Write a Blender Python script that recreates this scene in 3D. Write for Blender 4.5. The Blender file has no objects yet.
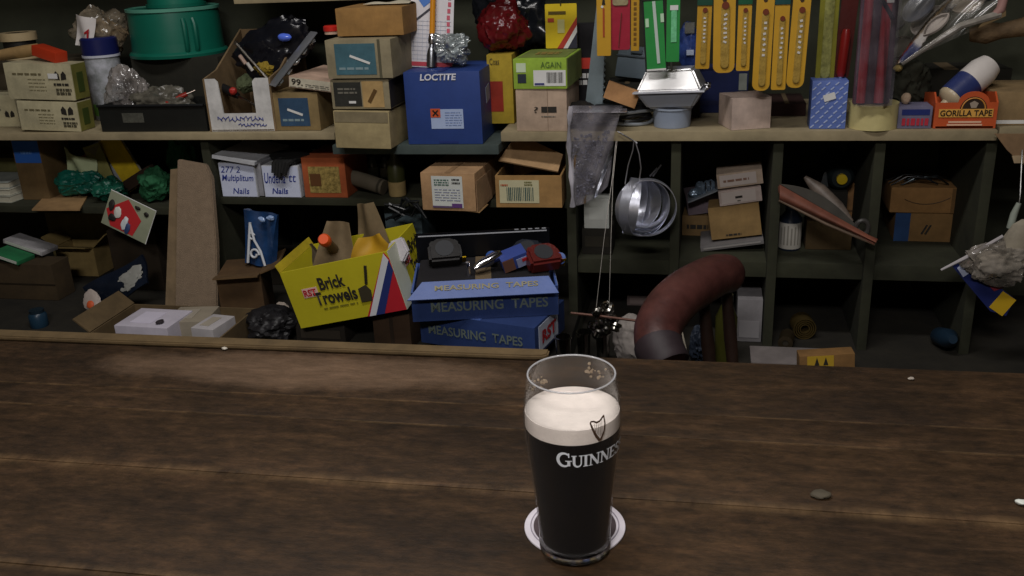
import bpy, bmesh, math, random
from mathutils import Vector, Matrix, Euler, noise
R = math.radians
rnd = random.Random(7)
scn = bpy.context.scene
COL = scn.collection

# ------------------------------------------------------------------ camera
F_PX, PITCH, YAW, ROLL, EYE = 940.0, R(20.5), R(12.0), -0.045, 1.57
CAM = Vector((0, 0, EYE))
fwd = Vector((-math.sin(YAW)*math.cos(PITCH), math.cos(YAW)*math.cos(PITCH), -math.sin(PITCH)))
_r0 = Vector((math.cos(YAW), math.sin(YAW), 0)); _u0 = _r0.cross(fwd)
cr = _r0*math.cos(ROLL) + _u0*math.sin(ROLL)
cu = _u0*math.cos(ROLL) - _r0*math.sin(ROLL)
cam = bpy.data.cameras.new('camera'); co = bpy.data.objects.new('camera', cam); COL.objects.link(co)
M = Matrix.Identity(4)
for i in range(3):
    M[i][0] = cr[i]; M[i][1] = cu[i]; M[i][2] = -fwd[i]; M[i][3] = CAM[i]
co.matrix_world = M
cam.sensor_width = 36.0; cam.lens = 36.0*F_PX/1024.0; cam.clip_start = 0.02
scn.camera = co

def ray(px, py): return fwd + cr*((px-512)/F_PX) + cu*((288-py)/F_PX)
def at(px, py, Y):                       # point of the plane y = Y seen at a pixel
    d = ray(px, py); return CAM + d*(Y/d.y)
def on(px, py, z):                       # point of the plane z seen at a pixel
    d = ray(px, py); return CAM + d*((z-EYE)/d.z)
def x_at(px, Y, z):
    k = (px-512)/F_PX; zz = z-EYE
    return (k*(fwd.y*Y+fwd.z*zz) - (cr.y*Y+cr.z*zz))/(cr.x-k*fwd.x)
def z_at(py, x, Y):
    k = (288-py)/F_PX
    return EYE + (k*(fwd.x*x+fwd.y*Y)-(cu.x*x+cu.y*Y))/(cu.z-k*fwd.z)
def mm(n, P): return n*((Vector(P)-CAM).dot(fwd))/F_PX    # metres spanned by n pixels at P

# ------------------------------------------------------------------ materials
def lin(c): return c/12.92 if c <= 0.04045 else ((c+0.055)/1.055)**2.4
def rgb(h):
    h = h.lstrip('#'); return tuple(lin(int(h[i:i+2], 16)/255) for i in (0, 2, 4)) + (1.0,)
_mats = {}
def mat(name, col, rough=0.7, metal=0.0, vary=0.22, scale=14.0, bump=0.15, spec=0.4, col2=None, fine=False, **kw):
    if name in _mats: return _mats[name]
    m = bpy.data.materials.new(name); m.use_nodes = True
    nt = m.node_tree; b = nt.nodes['Principled BSDF']; L = nt.links
    c = rgb(col)
    b.inputs['Roughness'].default_value = rough; b.inputs['Metallic'].default_value = metal
    b.inputs['Specular IOR Level'].default_value = spec
    tc = nt.nodes.new('ShaderNodeTexCoord')
    n1 = nt.nodes.new('ShaderNodeTexNoise'); n1.inputs['Scale'].default_value = scale; n1.inputs['Detail'].default_value = 6; n1.inputs['Roughness'].default_value = 0.65
    L.new(tc.outputs['Object'], n1.inputs['Vector'])
    ramp = nt.nodes.new('ShaderNodeValToRGB')
    lo = tuple(x*(1-vary) for x in c[:3])+(1,); hi = rgb(col2) if col2 else tuple(min(1, x*(1+vary)) for x in c[:3])+(1,)
    ramp.color_ramp.elements[0].position = 0.32; ramp.color_ramp.elements[1].position = 0.68
    ramp.color_ramp.elements[0].color = lo; ramp.color_ramp.elements[1].color = hi
    L.new(n1.outputs['Fac'], ramp.inputs['Fac']); L.new(ramp.outputs['Color'], b.inputs['Base Color'])
    if bump:
        n2 = nt.nodes.new('ShaderNodeTexNoise'); n2.inputs['Scale'].default_value = scale*(9 if fine else 4); n2.inputs['Detail'].default_value = 4
        L.new(tc.outputs['Object'], n2.inputs['Vector'])
        bp = nt.nodes.new('ShaderNodeBump'); bp.inputs['Strength'].default_value = bump; bp.inputs['Distance'].default_value = 0.004
        L.new(n2.outputs['Fac'], bp.inputs['Height']); L.new(bp.outputs['Normal'], b.inputs['Normal'])
    for k, v in kw.items(): b.inputs[k].default_value = v
    _mats[name] = m; return m

def film(name, tint='#dfe4e8', solid=0.25, gloss=0.3, rough=0.15):
    """thin clear plastic: mostly see-through, partly milky, with a sheen"""
    if name in _mats: return _mats[name]
    m = bpy.data.materials.new(name); m.use_nodes = True; nt = m.node_tree; L = nt.links
    nt.nodes.clear()
    out = nt.nodes.new('ShaderNodeOutputMaterial'); t = nt.nodes.new('ShaderNodeBsdfTransparent')
    p = nt.nodes.new('ShaderNodeBsdfPrincipled'); p.inputs['Base Color'].default_value = rgb(tint); p.inputs['Roughness'].default_value = rough
    p.inputs['Specular IOR Level'].default_value = 0.9
    t.inputs['Color'].default_value = (0.93, 0.93, 0.93, 1)
    tc = nt.nodes.new('ShaderNodeTexCoord'); n = nt.nodes.new('ShaderNodeTexNoise'); n.inputs['Scale'].default_value = 22; n.inputs['Detail'].default_value = 5
    L.new(tc.outputs['Object'], n.inputs['Vector'])
    mr = nt.nodes.new('ShaderNodeMapRange'); mr.inputs['From Min'].default_value = .35; mr.inputs['From Max'].default_value = .7
    mr.inputs['To Min'].default_value = solid*0.4; mr.inputs['To Max'].default_value = min(1, solid*1.7)
    L.new(n.outputs['Fac'], mr.inputs['Value'])
    mx = nt.nodes.new('ShaderNodeMixShader'); L.new(mr.outputs['Result'], mx.inputs['Fac']); L.new(t.outputs[0], mx.inputs[1]); L.new(p.outputs[0], mx.inputs[2])
    g = nt.nodes.new('ShaderNodeBsdfGlossy'); g.inputs['Roughness'].default_value = rough
    lw = nt.nodes.new('ShaderNodeLayerWeight'); lw.inputs['Blend'].default_value = gloss
    mx2 = nt.nodes.new('ShaderNodeMixShader'); L.new(lw.outputs['Fresnel'], mx2.inputs['Fac']); L.new(mx.outputs[0], mx2.inputs[1]); L.new(g.outputs[0], mx2.inputs[2])
    L.new(mx2.outputs[0], out.inputs['Surface']); _mats[name] = m; return m

def card(h): return mat('board '+h, h, .85, vary=.25, scale=20, bump=.12)
def paint(h, rough=.5): return mat('coat '+h+str(rough), h, rough, vary=.14, scale=26, bump=.08)
def ink(h): return mat('ink '+h, h, .6, vary=.06, bump=0)
def plastic(h, rough=.32): return mat('plastic '+h+str(rough), h, rough, vary=.08, bump=.05)
def steel(h='#b8bcc2', rough=.3): return mat('steel '+h+str(rough), h, rough, metal=1.0, vary=.2, bump=.08)

# ------------------------------------------------------------------ mesh builder
def X(loc=(0, 0, 0), rot=(0, 0, 0)): return Matrix.Translation(loc) @ Euler(rot).to_matrix().to_4x4()
class MB:
    def __init__(s): s.bm = bmesh.new()
    def _add(s, vs, fs, T=None, smooth=False):
        T = T or Matrix.Identity(4)
        v = [s.bm.verts.new(T @ Vector(p)) for p in vs]
        for f in fs:
            try:
                q = s.bm.faces.new([v[i] for i in f]); q.smooth = smooth
            except ValueError: pass
        return s
    def box(s, c, d, rot=(0, 0, 0), bev=0.0, T=None):
        b = bmesh.new(); bmesh.ops.create_cube(b, size=1.0)
        for v in b.verts: v.co = Vector((v.co.x*d[0], v.co.y*d[1], v.co.z*d[2]))
        if bev: bmesh.ops.bevel(b, geom=b.edges[:], offset=min(bev, min(d)*.45), segments=2, affect='EDGES', profile=.7)
        W = (T or Matrix.Identity(4)) @ X(c, rot)
        s._merge(b, W); return s
    def _merge(s, b, W, smooth=None):
        b.verts.ensure_lookup_table(); mp = {}
        for v in b.verts: mp[v] = s.bm.verts.new(W @ v.co)
        for f in b.faces:
            q = s.bm.faces.new([mp[v] for v in f.verts]); q.smooth = f.smooth if smooth is None else smooth
        b.free()
    def lathe(s, prof, n=32, T=None, smooth=True, closed=False):
        """prof: list of (r, z); r = 0 makes a pole"""
        vs, rows = [], []
        for r_, z in prof:
            if r_ <= 1e-7: rows.append([len(vs)]); vs.append((0, 0, z))
            else:
                rows.append([len(vs)+i for i in range(n)])
                vs += [(r_*math.cos(2*math.pi*i/n), r_*math.sin(2*math.pi*i/n), z) for i in range(n)]
        fs = []; pairs = list(zip(rows, rows[1:])) + ([(rows[-1], rows[0])] if closed else [])
        for a, b in pairs:
            for i in range(n):
                j = (i+1) % n
                if len(a) == 1 and len(b) == 1: continue
                if len(a) == 1: fs.append((a[0], b[j], b[i]))
                elif len(b) == 1: fs.append((a[i], a[j], b[0]))
                else: fs.append((a[i], a[j], b[j], b[i]))
        return s._add(vs, fs, T, smooth)
    def cyl(s, a, b, r0, r1=None, n=20, bev=0.0):
        a, b = Vector(a), Vector(b); h = (b-a).length; r1 = r0 if r1 is None else r1
        q = (b-a).to_track_quat('Z', 'Y').to_matrix().to_4x4(); T = Matrix.Translation(a) @ q
        e = bev
        pr = [(0, 0), (r0-e, 0), (r0, e), (r1, h-e), (r1-e, h), (0, h)] if e else [(0, 0), (r0, 0), (r0, 0), (r1, h), (r1, h), (0, h)]
        return s.lathe(pr, n, T, smooth=True)
    def tube(s, pts, r, n=8, closed=False):
        pts = [Vector(p) for p in pts]; rings = []; m = len(pts); vs = []
        rr = r if isinstance(r, (list, tuple)) else [r]*m
        up = Vector((0, 0, 1)); prev = None
        for i, p in enumerate(pts):
            a = pts[(i-1) % m] if (closed or i > 0) else p; b = pts[(i+1) % m] if (closed or i < m-1) else p
            t = (b-a).normalized()
            if prev is None:
                prev = t.orthogonal().normalized()
            nrm = (prev - t*prev.dot(t)); nrm = nrm.normalized() if nrm.length > 1e-6 else t.orthogonal().normalized()
            prev = nrm; bi = t.cross(nrm); rings.append([len(vs)+k for k in range(n)])
            vs += [p + (nrm*math.cos(2*math.pi*k/n) + bi*math.sin(2*math.pi*k/n))*rr[i] for k in range(n)]
        fs = []
        for i in range(m if closed else m-1):
            a, b = rings[i], rings[(i+1) % m]
            for k in range(n): fs.append((a[k], a[(k+1) % n], b[(k+1) % n], b[k]))
        if not closed: fs += [tuple(reversed(rings[0])), tuple(rings[-1])]
        return s._add(vs, fs, None, True)
    def prism(s, poly, d, T=None, bev=0.0):
        """poly in local x,z ; extruded along +y from 0 to d"""
        b = bmesh.new(); n = len(poly)
        v0 = [b.verts.new((p[0], 0, p[1])) for p in poly]; v1 = [b.verts.new((p[0], d, p[1])) for p in poly]
        b.faces.new(v0); b.faces.new(list(reversed(v1)))
        for i in range(n): b.faces.new((v0[i], v1[i], v1[(i+1) % n], v0[(i+1) % n]))
        bmesh.ops.recalc_face_normals(b, faces=b.faces[:])
        if bev: bmesh.ops.bevel(b, geom=b.edges[:], offset=bev, segments=2, affect='EDGES')
        s._merge(b, T or Matrix.Identity(4)); return s
    def sheet(s, fn, nu, nv, th=0.0, T=None, smooth=True):
        """fn(u,v) -> point ; optional thickness"""
        g = [[Vector(fn(i/nu, j/nv)) for j in range(nv+1)] for i in range(nu+1)]
        def nrm(i, j):
            a = g[min(i+1, nu)][j]-g[max(i-1, 0)][j]; b = g[i][min(j+1, nv)]-g[i][max(j-1, 0)]
            c = a.cross(b); return c.normalized() if c.length > 1e-9 else Vector((0, 0, 1))
        vs = [g[i][j] for i in range(nu+1) for j in range(nv+1)]; W = nv+1
        fs = [(i*W+j, (i+1)*W+j, (i+1)*W+j+1, i*W+j+1) for i in range(nu) for j in range(nv)]
        if th:
            k = len(vs); vs = vs + [g[i][j]-nrm(i, j)*th for i in range(nu+1) for j in range(nv+1)]
            fs += [(k+i*W+j+1, k+(i+1)*W+j+1, k+(i+1)*W+j, k+i*W+j) for i in range(nu) for j in range(nv)]
            for i in range(nu):
                fs += [((i+1)*W, i*W, k+i*W, k+(i+1)*W), (i*W+nv, (i+1)*W+nv, k+(i+1)*W+nv, k+i*W+nv)]
            for j in range(nv):
                fs += [(j, j+1, k+j+1, k+j), (nu*W+j+1, nu*W+j, k+nu*W+j, k+nu*W+j+1)]
        return s._add(vs, fs, T, smooth)
    def blob(s, c, d, amp=.15, freq=3.0, seed=0, sub=4, pw=1.0, T=None, smooth=True):
        """crumpled closed lump of half-sizes d"""
        b = bmesh.new(); bmesh.ops.create_icosphere(b, subdivisions=sub, radius=1.0)
        for v in b.verts:
            p = v.co.copy(); off = Vector((seed*3.1, seed*1.7, seed*.9))
            k = 1 + amp*(.9*noise.noise(p*freq*.6+off)-.75*abs(noise.noise(p*freq*1.3+off))-.3*abs(noise.noise(p*freq*2.9-off))+.3)*1.4
            if pw != 1.0: p = Vector([math.copysign(abs(a)**pw, a) for a in p])
            v.co = Vector((p.x*d[0]*k, p.y*d[1]*k, p.z*d[2]*k))
        for f in b.faces: f.smooth = smooth
        s._merge(b, (T or Matrix.Identity(4)) @ Matrix.Translation(c)); return s
    def build(s, name, m, parent=None, loc=None, rot=None):
        me = bpy.data.meshes.new(name); bmesh.ops.recalc_face_normals(s.bm, faces=s.bm.faces[:]); s.bm.to_mesh(me); s.bm.free()
        if hasattr(me, 'set_sharp_from_angle'): me.set_sharp_from_angle(angle=R(42))
        me.materials.append(m); o = bpy.data.objects.new(name, me); COL.objects.link(o)
        if parent: o.parent = parent
        if loc is not None: o.location = loc
        if rot is not None: o.rotation_euler = rot
        return o

def tag(o, label=None, cat=None, group=None, kind=None):
    if label: o['label'] = label
    if cat: o['category'] = cat
    if group: o['group'] = group
    if kind: o['kind'] = kind
    return o
def thing(name, label, cat, loc=(0, 0, 0), rot=(0, 0, 0), group=None):
    o = bpy.data.objects.new(name, None); COL.objects.link(o); o.empty_display_size = .02
    o.location = loc; o.rotation_euler = rot
    return tag(o, label, cat, group)
def kids(o): return [c for c in bpy.data.objects if c.parent == o]
def settle(root, z, lift=0.0005):
    """drop or raise a thing until its lowest point stands on height z"""
    bpy.context.view_layer.update(); lo = 1e9
    st = [root]
    while st:
        o = st.pop(); st += kids(o)
        if o.type == 'MESH':
            mw = o.matrix_world
            lo = min([lo]+[(mw @ v.co).z for v in o.data.vertices])
    root.location.z += z+lift-lo; return root
def copy_tree(o, parent=None):
    c = o.copy(); COL.objects.link(c); c.parent = parent
    for k in kids(o): copy_tree(k, c)
    return c

def text_mesh(s, w, h, shear=0.0, thick=0.0, ext=0.0004):
    """lettering centred on the origin, fitted to w x h, facing -y (x right, z up)"""
    cv = bpy.data.curves.new('lettering', 'FONT'); cv.body = s; cv.size = 1; cv.offset = thick; cv.shear = shear; cv.resolution_u = 3
    o = bpy.data.objects.new('lettering', cv); COL.objects.link(o)
    bpy.context.view_layer.update()
    dg = bpy.context.evaluated_depsgraph_get(); me = bpy.data.meshes.new_from_object(o.evaluated_get(dg), depsgraph=dg)
    bpy.data.objects.remove(o); bpy.data.curves.remove(cv)
    xs = [v.co.x for v in me.vertices]; ys = [v.co.y for v in me.vertices]
    x0, x1, y0, y1 = min(xs), max(xs), min(ys), max(ys)
    for v in me.vertices:
        x = (v.co.x-(x0+x1)/2)/(x1-x0)*w; z = (v.co.y-(y0+y1)/2)/(y1-y0)*h
        v.co = Vector((x, -ext, z))
    return me
def lettering(parent, s, w, h, m, loc, rot=(0, 0, 0), name='lettering', **kw):
    me = text_mesh(s, w, h, **kw); me.materials.clear(); me.materials.append(m)
    o = bpy.data.objects.new(name, me); COL.objects.link(o); o.parent = parent; o.location = loc; o.rotation_euler = rot
    return o

class Carton:
    """closed or open box; local origin = front bottom centre, front faces -y"""
    def __init__(s, name, label, cat, W, D, H, m, loc, rot=(0, 0, 0), open_=False, group=None, bev=.0015, body='body', inside=None, lid=False):
        s.W, s.D, s.H = W, D, H
        s.root = thing(name, label, cat, loc, rot, group)
        b = MB(); t = .0035
        if not open_: b.box((0, D/2, H/2), (W, D, H), bev=bev)
        else:
            b.box((0, D/2, t/2), (W, D, t)); b.box((0, t/2, H/2+t/2), (W, t, H-t)); b.box((0, D-t/2, H/2+t/2), (W, t, H-t))
            b.box((-W/2+t/2, D/2, H/2+t/2), (t, D-2*t, H-t)); b.box((W/2-t/2, D/2, H/2+t/2), (t, D-2*t, H-t))
        s.body = b.build(body, m, s.root)
    def _pl(s, face, u, v, off=.0006):
        if face == 'F': return Vector(((u-.5)*s.W, -off, v*s.H)), (0, 0, 0)
        if face == 'R': return Vector((s.W/2+off, u*s.D, v*s.H)), (0, 0, R(90))
        if face == 'L': return Vector((-s.W/2-off, (1-u)*s.D, v*s.H)), (0, 0, R(-90))
        if face == 'T': return Vector(((u-.5)*s.W, v*s.D, s.H+off)), (R(-90), 0, 0)
    def patch(s, face, u0, u1, v0, v1, m, name='label_patch', th=.0006, rot=0.0, off=.0002):
        loc, r_ = s._pl(face, (u0+u1)/2, (v0+v1)/2, off)
        wu = s.D if face in 'RL' else s.W; hv = s.D if face == 'T' else s.H
        o = MB().box((0, -th/2, 0), (abs(u1-u0)*wu, th, abs(v1-v0)*hv)).build(name, m, s.root)
        o.matrix_local = X(loc, r_) @ X((0, 0, 0), (0, rot, 0)); return o
    def poly(s, face, pts, m, name='stripe', off=.0009):
        wu = s.D if face in 'RL' else s.W
        loc, r_ = s._pl(face, 0, 0, off)
        o = MB().prism([(p[0]*wu, p[1]*s.H) for p in pts], .0006).build(name, m, s.root); o.location = loc; o.rotation_euler = r_; return o
    def text(s, face, t, u0, u1, v0, v1, m, name='lettering', off=.0012, rot=0.0, **kw):
        loc, r_ = s._pl(face, (u0+u1)/2, (v0+v1)/2, off)
        wu = s.D if face in 'RL' else s.W; hv = s.D if face == 'T' else s.H
        o = lettering(s.root, t, (u1-u0)*wu, (v1-v0)*hv, m, loc, r_, name, **kw)
        if rot: o.matrix_local = X(loc, r_) @ X((0, 0, 0), (0, rot, 0))
        return o
    def lines(s, face, u0, u1, v0, v1, n, m, name='print', off=.0011, gap=.5, seed=1):
        """rows of unreadable small print"""
        rr = random.Random(seed); loc, r_ = s._pl(face, 0, 0, off)
        wu = s.D if face in 'RL' else s.W; hv = s.D if face == 'T' else s.H
        b = MB()
        for i in range(n):
            v = v1-(i+.5)*(v1-v0)/n; h = (v1-v0)/n*gap*hv; u = u0
            while u < u1-.01:
                w = (u1-u0)*rr.uniform(.08, .3); e = min(u+w, u1)
                b.box(((u+e)/2*wu, 0, v*hv), ((e-u)*wu, .0004, h)); u = e+(u1-u0)*.05
        o = b.build(name, m, s.root); o.location = loc; o.rotation_euler = r_; return o
    def bars(s, face, u0, u1, v0, v1, n, m, name='barcode', off=.0011, seed=1):
        rr = random.Random(seed); loc, r_ = s._pl(face, 0, 0, off)
        wu = s.D if face in 'RL' else s.W; b = MB()
        for i in range(n):
            u = u0+(i+.5)*(u1-u0)/n
            b.box((u*wu, 0, (v0+v1)/2*s.H), ((u1-u0)/n*rr.uniform(.25, .75)*wu, .0004, (v1-v0)*s.H))
        o = b.build(name, m, s.root); o.location = loc; o.rotation_euler = r_; return o
    def flap(s, edge, L, ang, m, name='flap', th=.003, skew=0.0):
        """a lid flap hinged on a top edge, ang degrees up from horizontal-outwards"""
        W = s.W if edge in 'FB' else s.D
        b = MB(); b.prism([(-W/2, 0), (W/2, 0), (W/2-skew, L), (-W/2+skew, L)], th)
        o = b.build(name, m, s.root)
        base = {'F': X((0, 0, s.H), (0, 0, 0)), 'B': X((0, s.D, s.H), (0, 0, R(180))),
                'R': X((s.W/2, s.D/2, s.H), (0, 0, R(90))), 'L': X((-s.W/2, s.D/2, s.H), (0, 0, R(-90)))}[edge]
        o.matrix_local = base @ X((0, 0, 0), (R(90-ang), 0, 0)); return o

def fit(px0, px1, pyt, Y, z0):
    """front rectangle seen between px0 and px1, top at row pyt, standing on z0 in the plane y = Y"""
    xc = x_at((px0+px1)/2, Y, z0); zt = z_at(pyt, xc, Y); zm = (z0+zt)/2
    x0, x1 = x_at(px0, Y, zm), x_at(px1, Y, zm)
    return (x0+x1)/2, x1-x0, zt-z0
def carton(name, label, cat, px0, px1, pyt, Y, z0, D, m, yaw=0, **kw):
    x, W, H = fit(px0, px1, pyt, Y, z0)
    return Carton(name, label, cat, W, D, H, m, (x, Y, z0+.0006), (0, 0, R(yaw)), **kw)

# ================================================================== the setting
SP = 1.2055        # top of its lower middle length
LX0, LX1 = -.705, -.375
S = 1.226          # top of the main shelf
CT = 1.05          # top of the counter
MA, MID_B, MC = 1.060, 1.085, 0.970   # tops of the middle shelves, left / centre / right
DECK = 0.850
D2 = 0.800
plaster = mat('old plaster', '#6b6552', .95, vary=.2, scale=3)
dark_wood = mat('dark stained wood', '#2e2a1c', .85, vary=.35, scale=5, bump=.3)
def slab(name, x0, x1, y0, y1, z0, z1, m):
    o = MB().box(((x0+x1)/2, (y0+y1)/2, (z0+z1)/2), (x1-x0, y1-y0, z1-z0)).build(name, m); return tag(o, kind='structure')
slab('floor', -3.0, 2.2, -2.0, 2.14, -.1, 0, mat('floor boards', '#3a2f25', .8))
slab('wall_back', -3.0, 2.2, 2.08, 2.18, 0, 2.7, plaster)
slab('wall_front_bounce', -3.1, 2.3, -2.1, -2.0, 0, 2.7, mat('pale bounce plaster', '#a59a88', .95, vary=.1, scale=3))  # unseen wall behind the eye, added pale to bounce light into the glass
slab('wall_left', -3.1, -3.0, -2.0, 2.18, 0, 2.7, plaster)
slab('wall_right', 2.2, 2.3, -2.0, 2.18, 0, 2.7, plaster)
slab('ceiling', -3.1, 2.3, -2.0, 2.18, 2.7, 2.8, mat('ceiling paint', '#8a8371', .95))

# ------------------------------------------------------------------ bar counter
def counter_wood():
    m = bpy.data.materials.new('counter wood'); m.use_nodes = True; nt = m.node_tree; L = nt.links; b = nt.nodes['Principled BSDF']
    tc = nt.nodes.new('ShaderNodeTexCoord'); G = tc.outputs['Object']
    def mapp(sc, loc=(0, 0, 0)):
        q = nt.nodes.new('ShaderNodeMapping'); q.inputs['Scale'].default_value = sc; q.inputs['Location'].default_value = loc; L.new(G, q.inputs['Vector']); return q.outputs[0]
    def nz(vec, s, d=8, r=.6):
        n = nt.nodes.new('ShaderNodeTexNoise'); n.inputs['Scale'].default_value = s; n.inputs['Detail'].default_value = d; n.inputs['Roughness'].default_value = r; L.new(vec, n.inputs['Vector']); return n.outputs['Fac']
    def ramp(f, stops):
        r = nt.nodes.new('ShaderNodeValToRGB'); e = r.color_ramp.elements
        while len(e) < len(stops): e.new(.5)
        for i, (p, c) in enumerate(stops): e[i].position = p; e[i].color = rgb(c)
        L.new(f, r.inputs['Fac']); return r.outputs['Color']
    def mix(f, a, b_, mode='MIX'):
        x = nt.nodes.new('ShaderNodeMix'); x.data_type = 'RGBA'; x.blend_type = mode
        if isinstance(f, float): x.inputs['Factor'].default_value = f
        else: L.new(f, x.inputs['Factor'])
        L.new(a, x.inputs['A']); L.new(b_, x.inputs['B']); return x.outputs['Result']
    grain = nz(mapp((6.0, 22, 20)), 3.6, 12, .82)
    mott = nz(mapp((1, 1.6, 1)), 38, 6, .75)
    base = ramp(grain, [(.25, '#30281c'), (.48, '#4c3d2c'), (.60, '#5e4b38'), (.78, '#81674c')])
    base = mix(.75, base, ramp(mott, [(.3, '#6e6557'), (.52, '#cfc2ae'), (.72, '#fff4e0')]), 'MULTIPLY')
    big = nz(mapp((1.6, 3.6, 1)), 2.6, 8, .65)
    tone = ramp(big, [(.32, '#7d7266'), (.5, '#c4b8a8'), (.68, '#fff2e2')])
    c = mix(.85, base, tone, 'MULTIPLY')
    # scuffed bare-wood streaks along the grain
    sc = nz(mapp((1.1, 9, 1), (3.1, 0, 0)), 2.6, 9, .72)
    sm = ramp(sc, [(.60, '#000000'), (.80, '#aaaaaa')])
    c = mix(sm, c, ramp(grain, [(.3, '#54402f'), (.7, '#85664c')]))
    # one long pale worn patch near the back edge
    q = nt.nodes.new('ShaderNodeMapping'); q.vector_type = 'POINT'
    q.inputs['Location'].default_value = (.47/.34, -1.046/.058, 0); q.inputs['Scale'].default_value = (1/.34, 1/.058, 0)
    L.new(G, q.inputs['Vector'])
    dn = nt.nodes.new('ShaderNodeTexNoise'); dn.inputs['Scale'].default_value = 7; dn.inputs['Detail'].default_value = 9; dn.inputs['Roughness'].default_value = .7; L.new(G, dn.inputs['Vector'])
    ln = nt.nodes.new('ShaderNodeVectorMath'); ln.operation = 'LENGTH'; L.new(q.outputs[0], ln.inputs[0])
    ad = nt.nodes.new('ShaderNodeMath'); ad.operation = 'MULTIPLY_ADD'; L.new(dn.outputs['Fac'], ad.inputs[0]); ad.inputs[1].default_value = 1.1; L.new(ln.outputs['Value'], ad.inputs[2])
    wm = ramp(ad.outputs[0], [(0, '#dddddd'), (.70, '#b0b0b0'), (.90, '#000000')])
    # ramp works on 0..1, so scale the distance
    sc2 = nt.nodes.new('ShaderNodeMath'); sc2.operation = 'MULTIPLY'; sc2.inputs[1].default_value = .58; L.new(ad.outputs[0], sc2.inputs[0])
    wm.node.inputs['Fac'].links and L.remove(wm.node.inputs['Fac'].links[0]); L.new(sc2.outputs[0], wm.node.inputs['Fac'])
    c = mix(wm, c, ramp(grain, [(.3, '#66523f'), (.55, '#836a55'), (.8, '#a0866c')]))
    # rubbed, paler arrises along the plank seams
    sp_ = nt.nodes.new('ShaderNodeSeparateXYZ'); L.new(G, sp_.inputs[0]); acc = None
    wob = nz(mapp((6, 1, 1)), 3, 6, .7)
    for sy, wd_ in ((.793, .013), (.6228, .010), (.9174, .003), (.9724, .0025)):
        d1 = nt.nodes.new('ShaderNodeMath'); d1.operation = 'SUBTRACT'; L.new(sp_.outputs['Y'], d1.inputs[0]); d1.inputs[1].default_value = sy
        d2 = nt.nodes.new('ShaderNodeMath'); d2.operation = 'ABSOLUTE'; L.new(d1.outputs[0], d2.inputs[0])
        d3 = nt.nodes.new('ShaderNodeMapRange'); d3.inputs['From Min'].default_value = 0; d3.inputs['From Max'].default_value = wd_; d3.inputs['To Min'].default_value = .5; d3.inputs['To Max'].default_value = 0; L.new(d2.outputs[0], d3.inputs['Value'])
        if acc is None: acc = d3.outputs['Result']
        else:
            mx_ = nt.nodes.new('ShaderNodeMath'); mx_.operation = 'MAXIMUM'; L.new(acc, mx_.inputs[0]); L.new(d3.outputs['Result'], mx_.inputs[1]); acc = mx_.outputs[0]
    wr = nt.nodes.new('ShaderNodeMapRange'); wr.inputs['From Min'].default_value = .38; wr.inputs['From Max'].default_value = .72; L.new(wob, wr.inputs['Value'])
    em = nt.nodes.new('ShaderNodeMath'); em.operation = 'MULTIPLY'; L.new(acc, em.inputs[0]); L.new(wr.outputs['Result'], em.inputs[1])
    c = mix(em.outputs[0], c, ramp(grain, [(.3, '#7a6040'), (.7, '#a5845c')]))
    L.new(c, b.inputs['Base Color'])
    b.inputs['Specular IOR Level'].default_value = .35
    rr = nt.nodes.new('ShaderNodeMapRange'); rr.inputs['To Min'].default_value = .42; rr.inputs['To Max'].default_value = .75; L.new(grain, rr.inputs['Value']); L.new(rr.outputs['Result'], b.inputs['Roughness'])
    bp = nt.nodes.new('ShaderNodeBump'); bp.inputs['Strength'].default_value = .35; bp.inputs['Distance'].default_value = .003; L.new(grain, bp.inputs['Height']); L.new(bp.outputs['Normal'], b.inputs['Normal'])
    return m
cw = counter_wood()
CR = R(.75)
bar = thing('bar_counter', 'long dark worn wooden bar counter with seamed planks across the foreground', 'counter', (0, 0, 0), (0, 0, CR))
# plank seams at these depths from the eye
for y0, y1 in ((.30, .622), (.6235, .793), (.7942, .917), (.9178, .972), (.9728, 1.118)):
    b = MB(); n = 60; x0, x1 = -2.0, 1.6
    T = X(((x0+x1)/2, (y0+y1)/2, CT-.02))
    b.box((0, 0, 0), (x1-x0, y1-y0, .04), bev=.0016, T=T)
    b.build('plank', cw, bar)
MB().box((-.2, 1.04, .515), (3.6, .03, 1.03)).build('rear_panel', dark_wood, bar)
MB().box((-.2, .42, .515), (3.6, .03, 1.03)).build('front_panel', dark_wood, bar)
b = MB()
pts = [(-1.6, 1.097), (-.8, 1.096), (-.2, 1.098), (-.183, 1.100), (-.176, 1.105), (-.176, 1.121), (-1.6, 1.121)]
b.prism([(p[0], p[1]) for p in pts], .007, X((0, 0, CT+.008), (R(-90), 0, 0)), bev=.002)
tag(b.build('edge_batten', mat('pale batten', '#5f4e34', .7, vary=.3, scale=16, bump=.3), bar), 'paler wooden batten nailed along the rear edge of the bar')
# crumbs on the bar
def crumb(label, px, py, r, m, seed):
    p = on(px, py, CT); o = MB().blob((0, 0, 0), (r, r*.8, r*.45), .25, 2, seed, 3).build('crumb', m); o.location = p
    tag(o, label, 'crumb'); settle(o, CT)
o = None
chip = MB().blob((0, 0, 0), (.009, .007, .003), .2, 1.5, 3, 3).build('pebble', mat('grey stone', '#4c4538', .8)); chip.location = on(821, 497, CT); tag(chip, 'small grey pebble lying on the bar to the right of the pint', 'pebble'); settle(chip, CT)
crumb('white paper crumb by the far edge of the bar, right of the pint', 911, 380, .0035, ink('#a39a8e'), 1)
crumb('white crumb at the right end of the bar, nearest the viewer', 1021, 505, .005, ink('#d8dcd4'), 2)
crumb('tiny white crumb at the far edge of the bar, left of the pint', 225, 350, .004, ink('#b9b3a6'), 4)

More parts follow.
